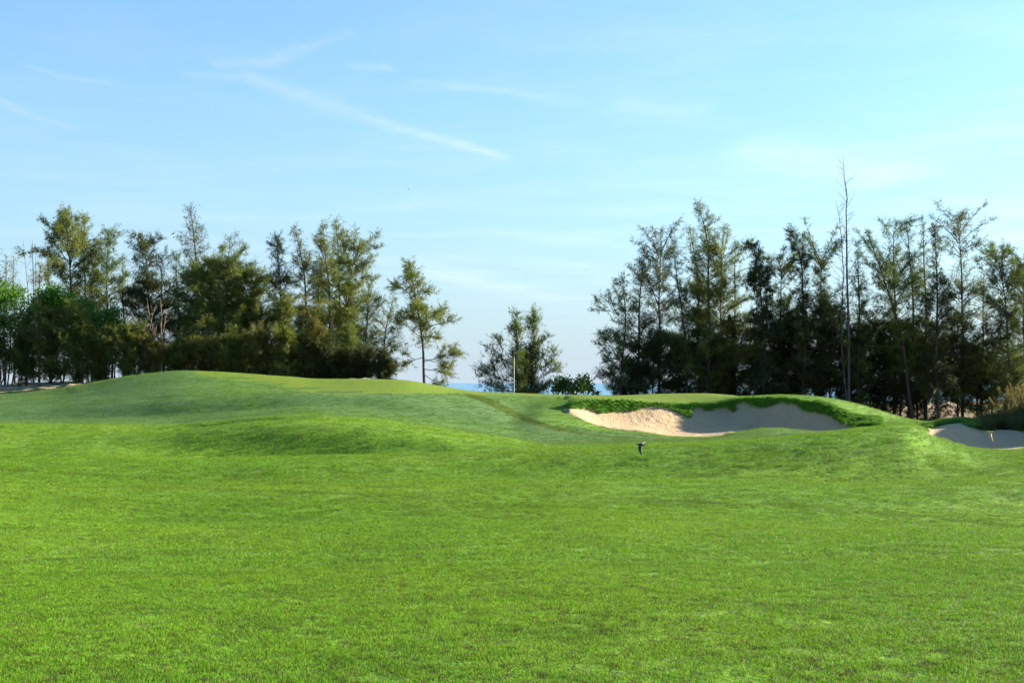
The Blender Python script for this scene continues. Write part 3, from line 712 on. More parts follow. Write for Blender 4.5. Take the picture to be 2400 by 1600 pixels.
# --- two young trees behind the flag --------------------------------------------------
GM = 'casuarinas standing apart by the sea'
t('young casuarina with wide low arms behind the flagstick, left of two tips', 84, 1216, [(1212, 830), (1210, 736)], 42, .04, 66, 15, 'green', group=GM, name='young_casuarina', el=(38, 62), inner=.2, hang=-.25, tw=1.1, arms=[(.20, 1112, 856, 4), (.28, 1156, 776, 3), (.14, 1130, 898, 3), (.30, 1146, 845, 2), (.10, 1160, 900, 3)], r0=.05, up=.3)
t('young casuarina with dark stem behind the flagstick, right of two tips', 85, 1243, [(1249, 830), (1252, 729)], 40, .06, 66, 15, 'green', group=GM, name='young_casuarina', el=(38, 62), inner=.2, hang=-.25, tw=1.1, arms=[(.22, 1312, 848, 4), (.32, 1306, 820, 3), (.12, 1296, 890, 3), (.45, 1280, 776, 2), (.08, 1275, 905, 3)], r0=.055, up=.3)
t('low dark young casuarina filling between the two tips behind the flagstick', 85.5, 1230, [(1230, 838)], 46, .0, 60, 16, 'green', group=GM, name='young_casuarina', shape='round', el=(20, 60), hang=.0, wide=1.0)
# --- right grove ------------------------------------------------------------------------
def r(label, d, *a, **k): k.setdefault('group', GR); t(label, d + 5, *a, **k)
r('stunted casuarina with one low left branch at left end of right grove', 90, 1438, [(1437, 860)], 26, .5, 16, 14, 'dark', arms=[(.7, 1399, 872, 3)])
r('slim casuarina with long horizontal left arm at left edge of right grove', 89, 1454, [(1459, 820), (1466, 740), (1458, 648)], 46, .22, 46, 15, 'green', inner=.4, arms=[(.70, 1388, 702, 4), (.44, 1424, 775, 3), (.28, 1416, 826, 3), (.18, 1424, 852, 2), (.92, 1442, 662, 2)], droop=.2)
r('slim lacy topped casuarina second from left in right grove', 91, 1492, [(1496, 780), (1504, 660), (1511, 573)], 42, .22, 64, 14, 'grey', tiers=12)
r('pale feathery casuarina with rounded head left of the tall spire', 92, 1545, [(1546, 720), (1548, 583)], 42, .16, 74, 14, 'grey', shape='vase')
r('casuarina leaning left with arching top left of the tall spire', 90, 1612, [(1600, 740), (1586, 650), (1577, 580)], 42, .25, 60, 14, 'green', arms=[(.9, 1560, 595, 2), (.8, 1556, 625, 2)])
r('pointed casuarina hugging the left side of the tall spire', 92, 1640, [(1635, 660), (1616, 534)], 34, .2, 66, 16, 'olive', tiers=14)
r('tallest leafy spire casuarina of right grove, tip bent left', 90, 1654, [(1662, 740), (1662, 600), (1650, 530), (1634, 477)], 46, .14, 100, 17, 'olive', tiers=15, arms=[(.88, 1678, 512, 2), (.82, 1686, 552, 2)])
r('casuarina filling the right flank of the tall leafy spire', 91, 1690, [(1690, 740), (1692, 592)], 42, .12, 76, 18, 'olive', shape='vase')
r('casuarina with narrow separate tip left of the dark column', 93, 1722, [(1722, 700), (1725, 568)], 26, .2, 52, 12, 'green')
r('dense black columnar casuarina with hooked drooping top', 88, 1790, [(1790, 800), (1784, 680), (1772, 600), (1758, 568)], 30, .08, 100, 30, 'dark', shape='column', droop=.5, hang=.7, tiers=22, tw=.8)
r('dense dark casuarina with top curling left, right of the black column', 89, 1880, [(1884, 740), (1882, 650), (1870, 585), (1851, 542)], 48, .06, 90, 25, 'dark', shape='cone', tiers=10)
r('short fuzzy casuarina between the black column and the curling top', 91, 1832, [(1830, 618)], 36, .08, 70, 20, 'green', shape='vase')
r('casuarina with rounded shoulder right of the curling top', 91, 1925, [(1922, 610)], 40, .08, 76, 20, 'green', shape='vase')
r('leafy casuarina right of the tall bare dead trunk', 90, 2012, [(2012, 700), (2010, 568)], 34, .1, 72, 17, 'green')
r('casuarina with diagonal trunk leaning far left', 89, 2140, [(2112, 800), (2072, 650), (2030, 540)], 46, .28, 60, 17, 'green', inner=.35, tiers=9)
r('casuarina with wide airy crown right of the diagonal trunk', 92, 2096, [(2096, 720), (2095, 538)], 46, .14, 80, 14, 'green', shape='vase')
r('casuarina with narrow tip left of the dense pointed dark tree', 91, 2130, [(2140, 700), (2121, 518)], 38, .16, 70, 13, 'green')
r('slim casuarina hugging the left side of the dense pointed dark tree', 92, 2170, [(2168, 700), (2162, 524)], 34, .16, 66, 14, 'olive')
r('dense pointed dark casuarina with thick black trunk at right', 88, 2199, [(2197, 760), (2196, 640), (2190, 526)], 40, .14, 92, 22, 'dark', tiers=12)
r('airy casuarina with spreading lacy top right of the dense pointed tree', 92, 2256, [(2256, 720), (2246, 518)], 44, .16, 76, 11, 'grey', shape='vase', arms=[(.85, 2298, 562, 3)])
r('bare looking casuarina with pale thin crown near right edge', 93, 2300, [(2302, 640)], 30, .2, 44, 9, 'grey')
r('round crowned casuarina second from right edge', 90, 2370, [(2362, 760), (2344, 610)], 48, .12, 84, 16, 'green', shape='vase', tiers=9)
r('casuarina cut by the right edge of the photo', 91, 2402, [(2398, 618)], 46, .1, 80, 17, 'dark', shape='vase')
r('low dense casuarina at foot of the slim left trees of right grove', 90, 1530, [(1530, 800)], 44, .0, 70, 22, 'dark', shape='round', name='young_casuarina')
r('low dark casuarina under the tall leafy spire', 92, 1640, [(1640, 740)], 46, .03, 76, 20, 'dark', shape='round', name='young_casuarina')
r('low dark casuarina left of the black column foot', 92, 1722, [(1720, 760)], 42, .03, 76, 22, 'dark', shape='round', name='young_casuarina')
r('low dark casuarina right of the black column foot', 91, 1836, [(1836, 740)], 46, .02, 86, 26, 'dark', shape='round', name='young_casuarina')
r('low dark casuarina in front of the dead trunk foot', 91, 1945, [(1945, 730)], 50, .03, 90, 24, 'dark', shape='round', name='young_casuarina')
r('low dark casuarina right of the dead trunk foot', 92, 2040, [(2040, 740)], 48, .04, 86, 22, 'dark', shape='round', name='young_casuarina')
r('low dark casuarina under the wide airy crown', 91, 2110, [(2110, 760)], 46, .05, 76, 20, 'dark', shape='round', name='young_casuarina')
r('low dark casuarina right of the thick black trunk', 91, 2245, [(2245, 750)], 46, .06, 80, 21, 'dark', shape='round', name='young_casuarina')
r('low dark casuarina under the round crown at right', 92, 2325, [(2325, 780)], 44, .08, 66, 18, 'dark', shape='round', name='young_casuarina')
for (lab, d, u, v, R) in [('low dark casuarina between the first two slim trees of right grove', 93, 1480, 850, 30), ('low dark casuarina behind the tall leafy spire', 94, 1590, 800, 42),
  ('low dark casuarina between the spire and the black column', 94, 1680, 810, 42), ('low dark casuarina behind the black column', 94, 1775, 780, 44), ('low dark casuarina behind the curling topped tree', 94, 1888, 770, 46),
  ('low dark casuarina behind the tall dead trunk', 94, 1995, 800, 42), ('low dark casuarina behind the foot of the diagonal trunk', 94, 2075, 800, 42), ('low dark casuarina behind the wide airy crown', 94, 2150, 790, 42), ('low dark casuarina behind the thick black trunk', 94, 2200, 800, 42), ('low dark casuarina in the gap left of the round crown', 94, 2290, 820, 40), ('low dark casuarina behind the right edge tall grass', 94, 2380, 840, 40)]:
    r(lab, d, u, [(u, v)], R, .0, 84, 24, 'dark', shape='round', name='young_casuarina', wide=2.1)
for sp in T: casuarina(sp)

# --- bare trees
bare_tree('tall dead casuarina with bare zigzag tip rising above right grove', 94, 1990,
          [[(1988, 760), (1986, 640), (1985, 560), (1983, 490), (1986, 455), (1979, 420), (1976, 366)], [(1972, 800), (1976, 640), (1972, 560), (1966, 500), (1958, 470)]],
          'dead trees among the casuarinas', GREYDEAD, 34, r0=.10, twig_len=(.6, 1.7), start=.42)
bare_tree('thin bare dead saplings rising at the far left', 90, 78, [[(80, 700), (76, 563)], [(66, 690), (56, 566)], [(84, 680), (83, 590)]],
          'dead trees among the casuarinas', GREYDEAD, 9, r0=.05, twig_len=(.3, .9))
bare_tree('leafless brown sapling with forked stems below the dark flat topped tree', 80.5, 375,
          [[(376, 800), (380, 740), (378, 700)], [(380, 790), (392, 725)], [(368, 810), (350, 735), (346, 700)], [(362, 820), (366, 760)]],
          'dead trees among the casuarinas', DEADBARK, 7, name='bare_sapling', r0=.035, twig_len=(.25, .7), start=.3)
bare_tree('leaning leafless brown sapling above the low olive casuarina', 80.5, 345,
          [[(340, 800), (322, 760), (302, 725)], [(348, 790), (358, 735), (368, 715)]],
          'dead trees among the casuarinas', DEADBARK, 6, name='bare_sapling', r0=.03, twig_len=(.25, .6), start=.3)

# --- broadleaf bushes
GB = 'broadleaf bushes at the edge of the trees'
broad_bush('large bright green broadleaf bush at the left edge of the photo', 83.5, 30, [(20, 705, 44), (58, 735, 36), (30, 690, 30), (10, 760, 40), (70, 775, 22)], 'broad', GB, 5200)
broad_bush('olive leaved bush low at the left edge above the dark hollow', 83, 8, [(6, 800, 34), (16, 835, 30), (-10, 820, 30)], 'broadolive', GB, 2600)
broad_bush('rounded bright green bush under the twin topped casuarina', 82.5, 135, [(112, 705, 34), (150, 715, 36), (130, 695, 30), (165, 740, 24)], 'broad', GB, 4600)
broad_bush('small dark green bush right of the rounded bright one', 83.5, 208, [(205, 718, 24), (215, 745, 22), (222, 770, 24)], 'broad', GB, 2200)
broad_bush('leaning green bush with lit crown left of the brown saplings', 82, 262, [(262, 745, 28), (245, 775, 26), (275, 765, 18), (250, 800, 20)], 'broad', GB, 2700)
broad_bush('small green bush beside the leafless brown sapling', 82, 318, [(316, 775, 18), (330, 792, 16), (306, 800, 16)], 'broad', GB, 1500)
broad_bush('vivid green bush in the gap at the middle of left grove', 82, 432, [(428, 808, 26), (446, 822, 20), (412, 830, 20), (430, 840, 20)], 'broad', GB, 2400)
broad_bush('two lobed dark green bush against the sea right of the young casuarinas', 84, 1338, [(1316, 896, 21), (1308, 908, 18), (1330, 902, 18), (1368, 898, 21), (1356, 908, 20), (1380, 912, 14), (1398, 920, 9), (1340, 914, 16)], 'broaddark', GB, 3000, size=.14)

# --- tall grasses
def grass_clump(label, d, u, v_top, spread, n, mat, group, plumes=0, name='grass_clump', w=.012):
    rng = np.random.default_rng(hash_(label)); bx = (u-1200)/F*d; bz = ground_at(bx, d) - .03
    root = empty(name, (bx, d, bz)); tag(root, label, 'grass', group); H = max(.3, z_of(v_top, d) - bz); sp = spread/F*d
    V = []; Fc = []; Tn = []; k0 = 0
    for k in range(n):
        b = np.array([rng.normal()*sp*.45, rng.normal()*sp*.35, 0]); h = H*rng.uniform(.45, 1.0); ln = np.array([rng.normal()*.32, rng.normal()*.32, 0])*h + np.array([b[0]*.35, 0, 0])
        a = rng.uniform(0, 6.28); sd = np.array([math.cos(a), math.sin(a), 0])*w
        for j, sgm in enumerate((0, .4, .75, 1)):
            c = b + np.array([0, 0, h*sgm*(1-.12*sgm)]) + ln*sgm**2; V += [c - sd*(1-sgm*.9), c + sd*(1-sgm*.9)]
        for j in range(3): Fc.append((k0+2*j, k0+2*j+1, k0+2*j+3, k0+2*j+2))
        Tn += [rng.random()]*8; k0 += 8
    o = meshobj('blades', V, np.array(Fc), LEAF[mat], root); o['kind'] = 'stuff'
    at = o.data.attributes.new('tint', 'FLOAT', 'POINT'); at.data.foreach_set('value', np.array(Tn, np.float32))
    if plumes:
        Ps = []; Ds = []
        g = Geo()
        for k in range(plumes):
            b = np.array([rng.normal()*sp*.4, rng.normal()*sp*.3, 0]); tip = b + np.array([rng.normal()*.25, rng.normal()*.2, H*rng.uniform(.8, 1.25)]); s3 = np.linspace(0, 1, 5)[:, None]
            g.add(*tube(b*(1-s3)+tip*s3, .006*(1-s3[:, 0]*.5), 3)); m = 46; a = rng.uniform(.72, 1, m)[:, None]
            Ps.append(b*(1-a)+tip*a); Ds.append(unit((tip-b)*.5 + rng.normal(size=(m, 3))*.5))
        P = np.concatenate(Ps); m = len(P)
        foliage('seed_heads', P, np.concatenate(Ds), rng.uniform(.06, .15, m), rng.uniform(.012, .02, m), rng.random(m), LEAF['straw'], root, rng)['kind'] = 'stuff'
        g.build('stalks', LEAF['straw'], root)['kind'] = 'stuff'
    return root
GG = 'tall grasses on the bank above the right bunker'
for (lab, d, u, vt, spd, n, m, pl) in [
 ('green grass clump at left end of the bank above right bunker', 47.5, 2312, 955, 22, 150, 'reed', 0),
 ('tall green grass clump in the middle of the right bank', 48, 2352, 938, 26, 230, 'reed', 8),
 ('tall straw coloured grass with plumes behind the green clumps', 50, 2368, 922, 30, 190, 'straw', 26),
 ('straw coloured plumed grass at the right edge of the photo', 49, 2400, 916, 26, 210, 'straw', 26),
 ('low dry grass clump in front of the plumed grass', 46.6, 2388, 952, 24, 170, 'straw', 4),
 ('low olive grass clump hanging over the right bunker bank', 46.2, 2336, 962, 24, 160, 'reed', 2)]:
    grass_clump(lab, d, u, vt, spd, n, m, GG, pl)
grass_clump('small dry straw tuft at the foot of the left grove', 77.5, 207, 880, 12, 60, 'straw', 'dry tufts', 0, w=.02)
# ================================================================== TURF BLADES
def blade_mat(name, rough):
    M = MT(name)
    dist = M.ramp(M.n('ShaderNodeSeparateXYZ').outputs[1], 0, 1)
    gm = M.n('ShaderNodeAttribute', attribute_name='gmask'); gm.attribute_type = 'INSTANCER'; gx = M.n('ShaderNodeSeparateXYZ'); M.put(gx.inputs[0], gm.outputs['Vector'])
    c = turf_color(M, 0.0, 0.0, 1.0, 0.0) if rough else turf_color(M, gx.outputs[0], gx.outputs[1], 0.0, gx.outputs[2])
    b = M.attr('blade', 'Fac')
    c = M.mix(M.ramp(b, .86, .97), c, (.17, .14, .045))
    c = M.mix(M.math('MULTIPLY', M.ramp(b, .0, .5), .5), M.mix(1.0, c, (.62, .66, .6), 'MULTIPLY'), M.mix(1.0, c, (1.6, 1.55, 1.3), 'MULTIPLY'))
    tr = M.n('ShaderNodeBsdfTranslucent'); M.put(tr.inputs[0], M.mix(1.0, c, (1.2, 1.2, .8), 'MULTIPLY'))
    # a mown sward shades like the slope it grows on: the blade normal leans to the ground's
    ga = M.n('ShaderNodeAttribute', attribute_name='gnorm'); ga.attribute_type = 'INSTANCER'
    gs = M.n('ShaderNodeVectorMath', operation='SCALE'); M.put(gs.inputs[0], ga.outputs['Vector']); gs.inputs['Scale'].default_value = 1.1 if rough else 1.0
    ad = M.n('ShaderNodeVectorMath', operation='ADD'); M.put(ad.inputs[0], gs.outputs[0]); M.put(ad.inputs[1], M.n('ShaderNodeNewGeometry').outputs['Normal'])
    nm = M.n('ShaderNodeVectorMath', operation='NORMALIZE'); M.put(nm.inputs[0], ad.outputs[0])
    ms = M.n('ShaderNodeMixShader'); ms.inputs[0].default_value = .25
    M.t.links.new(M.bsdf(c, .6, .12, nm.outputs[0]), ms.inputs[1]); M.t.links.new(tr.outputs[0], ms.inputs[2])
    return M.done(ms.outputs[0])
def tuft_mesh(name, n, rad, hmin, hmax, w, lean, mat, seed, dirn=None):
    rng = np.random.default_rng(seed); V = []; Fq = []; B = []; k0 = 0
    for k in range(n):
        a, rr = rng.uniform(0, 6.28), rad*math.sqrt(rng.random()); b = np.array([math.cos(a)*rr, math.sin(a)*rr, -.004]); h = rng.uniform(hmin, hmax)
        ln = rng.normal(size=3)*lean*h; ln[2] = 0
        if dirn is not None: ln = ln + np.array(dirn)*h
        a2 = rng.uniform(0, 3.14); sd = np.array([math.cos(a2), math.sin(a2), 0])*w*.5
        mid = b + np.array([0, 0, h*.6]) + ln*.35; tip = b + np.array([0, 0, h]) + ln
        if dirn is not None: tip[2] -= .7*h
        V += [b-sd, b+sd, mid+sd*.8, mid-sd*.8, tip]; Fq += [(k0, k0+1, k0+2, k0+3), (k0+3, k0+2, k0+4)]; B += [rng.random()]*5; k0 += 5
    o = meshobj(name, V, Fq, mat, link=False)
    for an in ('blade', 'tint'):
        at = o.data.attributes.new(an, 'FLOAT', 'POINT'); at.data.foreach_set('value', np.array(B, np.float32))
    return o
def scatter(name, P, rot, scl, sources, label, gn, gmv):
    me = bpy.data.meshes.new(name); me.vertices.add(len(P)); me.vertices.foreach_set('co', P.astype(np.float32).ravel())
    for an, arr in (('rot', rot), ('scl', scl), ('gnorm', gn), ('gmask', gmv)):
        at = me.attributes.new(an, 'FLOAT_VECTOR', 'POINT'); at.data.foreach_set('vector', arr.astype(np.float32).ravel())
    o = bpy.data.objects.new(name, me); COL.objects.link(o); tag(o, label, kind='stuff')
    ng = bpy.data.node_groups.new(name, 'GeometryNodeTree')
    ng.interface.new_socket('Geometry', in_out='INPUT', socket_type='NodeSocketGeometry'); ng.interface.new_socket('Geometry', in_out='OUTPUT', socket_type='NodeSocketGeometry')
    gi = ng.nodes.new('NodeGroupInput'); go = ng.nodes.new('NodeGroupOutput'); iop = ng.nodes.new('GeometryNodeInstanceOnPoints')
    jn_ = ng.nodes.new('GeometryNodeGeometryToInstance')
    for s_ in sources:
        oi = ng.nodes.new('GeometryNodeObjectInfo'); oi.inputs['Object'].default_value = s_; ng.links.new(oi.outputs['Geometry'], jn_.inputs[0])
    ng.links.new(gi.outputs[0], iop.inputs['Points']); ng.links.new(jn_.outputs[0], iop.inputs['Instance']); iop.inputs['Pick Instance'].default_value = True
    for an, inp in (('rot', 'Rotation'), ('scl', 'Scale')):
        na = ng.nodes.new('GeometryNodeInputNamedAttribute'); na.data_type = 'FLOAT_VECTOR'; na.inputs['Name'].default_value = an; ng.links.new(na.outputs['Attribute'], iop.inputs[inp])
    ri = ng.nodes.new('FunctionNodeRandomValue'); ri.data_type = 'INT'; ri.inputs['Min'].default_value if False else None
    for s_ in ri.inputs:
        if s_.name == 'Max' and s_.type == 'INT': s_.default_value = len(sources)-1
        if s_.name == 'Min' and s_.type == 'INT': s_.default_value = 0
    outi = [s_ for s_ in ri.outputs if s_.type == 'INT'][0]; ng.links.new(outi, iop.inputs['Instance Index'])
    ng.links.new(iop.outputs[0], go.inputs[0])
    md = o.modifiers.new('scatter', 'NODES'); md.node_group = ng
    return o
MB1 = blade_mat('fairway_blades', False); MB2 = blade_mat('rough_blades', True)
MB3 = leaf_mat('bank_blades', (.045, .055, .016), (.085, .085, .028), .25)
near = [tuft_mesh('turf_tuft', 60, .09, .009, .024, .0034, .55, MB1, 50+i) for i in range(4)]
rng = np.random.default_rng(4)
def wedge(n, y0, y1, tw):
    y = np.sqrt(rng.uniform(y0*y0, y1*y1, n)); tt = rng.uniform(-tw, tw, n); return tt*np.sqrt(y*y+9), y
xs, ys, sc_ = [], [], []
for (y0, y1, dn, s_) in ((4.5, 13, 330, 1.0), (13, 22, 130, 1.35), (22, 36, 60, 1.7), (36, 47, 30, 1.9), (47, 80, 15, 2.3)):
    tw_ = .95 if y0 < 20 else .65; n = int(tw_*(y1*y1-y0*y0)*dn); x, y_ = wedge(n, y0, y1, tw_); xs.append(x); ys.append(y_); sc_.append(np.full(n, s_))
xs = np.concatenate(xs); ys = np.concatenate(ys); sc_ = np.concatenate(sc_)
GNG = GN_.reshape(*XX.shape, 3)
# stand each tuft on the built surface (bilinear on the grid)
def surf(x, y):
    r_ = np.clip(np.searchsorted(rows, y)-1, 0, len(rows)-2); fy = (y-rows[r_])/(rows[r_+1]-rows[r_]); tt = x/np.sqrt(np.maximum(y, 0)**2+9)
    c_ = np.clip(np.searchsorted(cols, tt)-1, 0, len(cols)-2); fx = (tt-cols[c_])/(cols[c_+1]-cols[c_])
    bl = lambda A: (A[r_, c_]*(1-fx)+A[r_, c_+1]*fx)*(1-fy)+(A[r_+1, c_]*(1-fx)+A[r_+1, c_+1]*fx)*fy
    return bl(ZZ), bl(np.maximum(np.maximum(sand, rough), np.maximum(soil, green*.9))), np.stack([bl(A) for A in (dew, green, track)], -1), np.stack([bl(GNG[..., k]) for k in range(3)], -1)
zs, sd, gmv, gnv = surf(xs, ys); ok = (sd < .3)
patch = vnoise(xs, ys, .5, 41)+.5*vnoise(xs, ys, 1.7, 42)
ok &= rng.random(len(xs)) < np.clip(1.0 + .22*patch + 1.5*vnoise(xs, ys, .11, 43)*(ys < 24), .1, 1)
xs, ys, zs, sc_, patch, gnv = xs[ok], ys[ok], zs[ok], sc_[ok], patch[ok], gnv[ok]; gmv = gmv[ok]; n = len(xs)
rot = np.stack([rng.normal(size=n)*.06, rng.normal(size=n)*.06, rng.uniform(0, 6.28, n)], -1)
szz = sc_**.45*rng.uniform(.75, 1.2, n)*(1+.4*patch)
scl = np.stack([sc_*rng.uniform(.85, 1.15, n), sc_*rng.uniform(.85, 1.15, n), szz], -1)
scatter('fairway_grass', np.stack([xs, ys, zs], -1), rot, scl, near, 'short mown grass blades of the near fairway', gnv, gmv)
# shaggy rough along the bunker lips
shag = [tuft_mesh('rough_tuft', 80, .08, .06, .15, .006, .30, MB2, 80+i, dirn=(-.10, -.95, 0)) for i in range(4)]
w = (rough*(YY > 40)*(YY < 70)).ravel(); cand = np.nonzero(w > .35)[0]
pick = rng.choice(cand, min(len(cand), 9000), replace=False); Pn = GV[pick] + rng.normal(size=(len(pick), 3))*[.03, .03, 0]
n = len(pick); rot = np.stack([rng.normal(size=n)*.2, rng.normal(size=n)*.2, rng.normal(size=n)*.5], -1); scl = np.repeat(rng.uniform(.6, 1.15, n)[:, None], 3, 1)
scatter('rough_grass', Pn, rot, scl, shag, 'shaggy long grass hanging over the bunker lips', GN_[pick], GN_[pick]*0)

# long unmown grass on the bank right of the second bunker and over its added unseen rise
wb = (sstep(2285, 2330, UU)*(1-s2)*(YY > dBc - 1.2)*(YY < dBc + 9)*(UU < 3700)).ravel(); cand = np.nonzero(wb > .4)[0]
pick = rng.choice(cand, min(len(cand), 5000), replace=False); Pn = GV[pick] + rng.normal(size=(len(pick), 3))*[.05, .05, 0]
longg = [tuft_mesh('bank_tuft', 40, .16, .18, .46, .014, .30, MB3, 90+i) for i in range(3)]
n = len(pick); rot = np.stack([rng.normal(size=n)*.15, rng.normal(size=n)*.15, rng.uniform(0, 6.28, n)], -1); scl = np.repeat((rng.uniform(.3, .8, n)*(1+.9*vnoise(Pn[:, 0], Pn[:, 1], 1.2, 44)))[:, None], 3, 1)
scatter('bank_grass', Pn, rot, scl, longg, 'long unmown dull grass on the bank above the right bunker', GN_[pick], GN_[pick]*0)

# ================================================================== FLAGSTICK
fd = 74.4; fx = (1205-1200)/F*fd; fz = float(surf(np.array([fx]), np.array([fd]))[0][0])
root = tag(empty('flagstick', (fx, fd, fz)), 'white flagstick with limp navy flag standing on the putting green', 'flagstick')
WHITE = simple('white_paint', (.60, .60, .58), .4, .4, .04); DARKP = simple('dark_pole_paint', (.03, .04, .06), .4, .4, .1)
Hp = z_of(812, fd) - fz
zq = np.linspace(-.1, Hp*.76, 8); g = Geo(); g.add(*tube(np.stack([zq*0, zq*0, zq], -1), np.full(8, .015), 10)); g.build('pole', WHITE, root)
zq = np.linspace(Hp*.76, Hp, 5); g = Geo(); g.add(*tube(np.stack([zq*0, zq*0, zq], -1), np.full(5, .013), 10)); g.build('upper_pole', DARKP, root)
bm = bmesh.new(); bmesh.ops.create_uvsphere(bm, u_segments=10, v_segments=6, radius=.026); bmesh.ops.translate(bm, verts=bm.verts, vec=(0, 0, Hp+.01))
me = bpy.data.meshes.new('finial'); bm.to_mesh(me); bm.free(); me.materials.append(DARKP); o = bpy.data.objects.new('finial', me); COL.objects.link(o); o.parent = root
# limp cloth: gathered folds hanging beside the pole
M = MT('flag_cloth')
uvx = M.attr('cloth', 'Vector'); sx_ = M.n('ShaderNodeSeparateXYZ'); M.put(sx_.inputs[0], uvx)
du = M.math('DIVIDE', M.math('SUBTRACT', sx_.outputs[0], .5), .26); dv = M.math('DIVIDE', M.math('SUBTRACT', sx_.outputs[1], .52), .24)
inside = M.ramp(M.math('SQRT', M.math('ADD', M.math('POWER', du, 2.0), M.math('POWER', dv, 2.0))), 1.05, .95)
M.done(M.bsdf(M.mix(inside, (.010, .022, .085), (.72, .72, .74)), .75, .2))
FLAGM = M.m
nu, nv = 22, 16; V = []; UVc = []
for j in range(nv):
    b = j/(nv-1); z = Hp - .06 - .44*b                      # edge held by the pole
    for i in range(nu):
        a = i/(nu-1); sag = a*(.20 + .16*(1-b))              # free end falls
        fold = math.sin(a*13 + b*1.5)*.035*a**.4*(.5+.5*b)
        V.append((.016 + .21*a**.8*(.4+.8*b) + .02*math.sin(a*9)*b, fold - .01, z - sag)); UVc.append((a, b, 0))
fc = [(j*nu+i, j*nu+i+1, (j+1)*nu+i+1, (j+1)*nu+i) for j in range(nv-1) for i in range(nu-1)]
fl = meshobj('flag', V, fc, FLAGM, root, smooth=True)
at = fl.data.attributes.new('cloth', 'FLOAT_VECTOR', 'POINT'); at.data.foreach_set('vector', np.array(UVc, np.float32).ravel())
so = fl.modifiers.new('thickness', 'SOLIDIFY'); so.thickness = .003

# ================================================================== BIRDS
def bird(label, u, v, d, size, yaw, roll, flap, mat, fold=(0, 0), pitch=0):
    """size = body length; flap = wing angles (left, right) in degrees above the horizontal"""
    root_loc = px_at(u, v, d)
    rings = [(-.62, .012, .10, 0), (-.50, .02, .12, 0), (-.36, .045, .09, 0), (-.20, .095, .10, 0), (0, .135, .135, -.01), (.18, .14, .14, -.005), (.32, .105, .11, .02), (.42, .085, .085, .045), (.50, .075, .07, .05), (.56, .05, .045, .045), (.61, .018, .016, .035), (.70, .004, .004, .025)]
    S_ = 10; V = []; Fq = []
    for (x, rz, ry, z) in rings:
        for k in range(S_):
            a = 2*math.pi*k/S_; V.append((x, math.cos(a)*ry, z + math.sin(a)*rz))
    n = len(rings)
    for i in range(n-1):
        for k in range(S_):
            Fq.append((i*S_+k, i*S_+(k+1) % S_, (i+1)*S_+(k+1) % S_, (i+1)*S_+k))
    Fq.append(tuple(range(S_))[::-1]); Fq.append(tuple((n-1)*S_+k for k in range(S_)))
    # forked tail
    k0 = len(V); V += [(-.5, -.07, .012), (-.5, .07, .012), (-.5, 0, -.012), (-.98, -.13, 0), (-.98, .13, 0), (-.80, 0, 0)]
    Fq += [(k0, k0+2, k0+5, k0+3), (k0+2, k0+1, k0+4, k0+5), (k0, k0+3, k0+5), (k0+1, k0+5, k0+4)]
    # wings: arm and hand of decreasing chord, grown out of the shoulders
    for sgn, ang, fo in ((1, flap[0], fold[0]), (-1, flap[1], fold[1])):
        k0 = len(V); a0 = math.radians(ang)
        st = [(0.0, .25, -.10, .045), (.12, .27, -.13, .04), (.40, .30, -.10, .022), (.62, .24, -.10, .016), (.88, .10, -.14, .010), (1.12, -.08, -.20, .006), (1.26, -.22, -.26, .003)]
        yy = .08; zz_ = .03; prev = 0
        for (s_, le, te, th) in st:
            ds = s_-prev; prev = s_; aa = a0 + math.radians(fo)*min(1, s_/.6); yy += math.cos(aa)*ds; zz_ += math.sin(aa)*ds
            nx, nz_ = -math.sin(aa)*th, math.cos(aa)*th; mid = .55*le+.45*te
            V += [(le, sgn*yy, zz_), (mid, sgn*(yy+nx), zz_+nz_), (te, sgn*yy, zz_), (mid, sgn*(yy-nx), zz_-nz_)]
        for i in range(len(st)-1):
            for k in range(4):
                q_ = (k0+i*4+k, k0+i*4+(k+1) % 4, k0+(i+1)*4+(k+1) % 4, k0+(i+1)*4+k); Fq.append(q_ if sgn > 0 else q_[::-1])
        e = k0+(len(st)-1)*4; Fq.append((e, e+1, e+2, e+3)); Fq.append((k0, k0+1, k0+2, k0+3))
    V = np.array(V, float)*size
    o = meshobj('bird', V, Fq, mat, smooth=True)
    bm = bmesh.new(); bm.from_mesh(o.data); bmesh.ops.recalc_face_normals(bm, faces=bm.faces); bm.to_mesh(o.data); bm.free()
    o.location = root_loc; o.rotation_euler = (math.radians(roll), math.radians(pitch), math.radians(yaw))
    return tag(o, label, 'bird', 'small birds in flight')
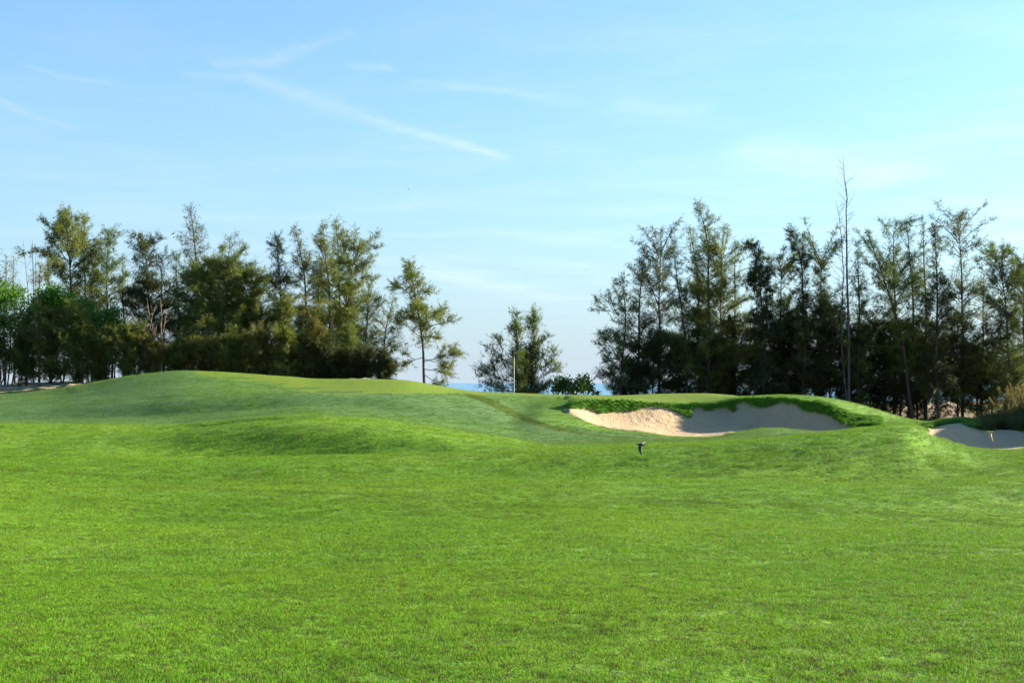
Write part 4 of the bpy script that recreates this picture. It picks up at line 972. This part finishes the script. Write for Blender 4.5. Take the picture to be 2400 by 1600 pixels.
BLK = simple('black_plumage', (.012, .013, .018), .5, .4, .2, 40); TAN = simple('tan_plumage', (.50, .34, .15), .6, .3, .3, 30); BRN = simple('brown_plumage', (.085, .065, .03), .7, .2, .3, 30)
bird('black bird with wings beating low over the middle of the fairway', 1503, 1042, 24, .15, 158, -14, (-38, 14), BLK, fold=(-22, -18))
bird('golden brown bird gliding in front of the shaded right bunker', 2322, 1012, 26, .15, 165, 15, (-55, -5), TAN, fold=(-30, -10))
bird('brown bird flying low before the putting green left of the bunker', 1310, 930, 40, .13, 100, 0, (-58, -58), BRN, fold=(-20, -20))
bird('dark bird in the sky above the left grove', 406, 548, 46, .11, 150, -25, (15, 30), BLK, fold=(-20, -15))
bird('tiny distant bird high in the sky left of centre', 957, 443, 70, .08, 180, 0, (25, 25), BLK, fold=(-45, -45))

# ================================================================== SMALL THINGS ON THE TURF
def clod(label, u, d, rx, ry, rz, mat, name, cat, seed):
    x = (u-1200)/F*d; z = float(surf(np.array([x]), np.array([d]))[0][0]); rng_ = np.random.default_rng(seed)
    bm = bmesh.new(); bmesh.ops.create_icosphere(bm, subdivisions=3, radius=1)
    for vt in bm.verts:
        c = vt.co; k = 1 + .35*float(vnoise(np.array([c.x*2+seed]), np.array([c.y*2+c.z*1.7]), .8, 60)[0]) + .25*float(vnoise(np.array([c.x*5]), np.array([c.y*5+c.z*4]), .8, 61)[0])
        vt.co = Vector((c.x*rx*k + (.7*rx*max(0, c.x)**3), c.y*ry*k, max(-.3, c.z)*rz*k*(1-.55*max(0, c.x))))
    me = bpy.data.meshes.new(name); bm.to_mesh(me); bm.free(); me.materials.append(mat)
    o = bpy.data.objects.new(name, me); COL.objects.link(o); o.location = (x, d, z+rz*.15); return tag(o, label, cat)
SANDM = simple('pale_sand', (.52, .42, .27), .95, .1, .3, 30); LEAFB = simple('dry_leaf', (.11, .07, .03), .8, .2, .3, 30)
clod('pale clod of sandy earth lying on the fairway at far left', 57, 31.8, .085, .06, .055, SANDM, 'earth_clod', 'clod', 3)
clod('dark brown divot on the rise left of the right bunker', 2031, 30.5, .07, .04, .018, LEAFB, 'turf_divot', 'divot', 5)
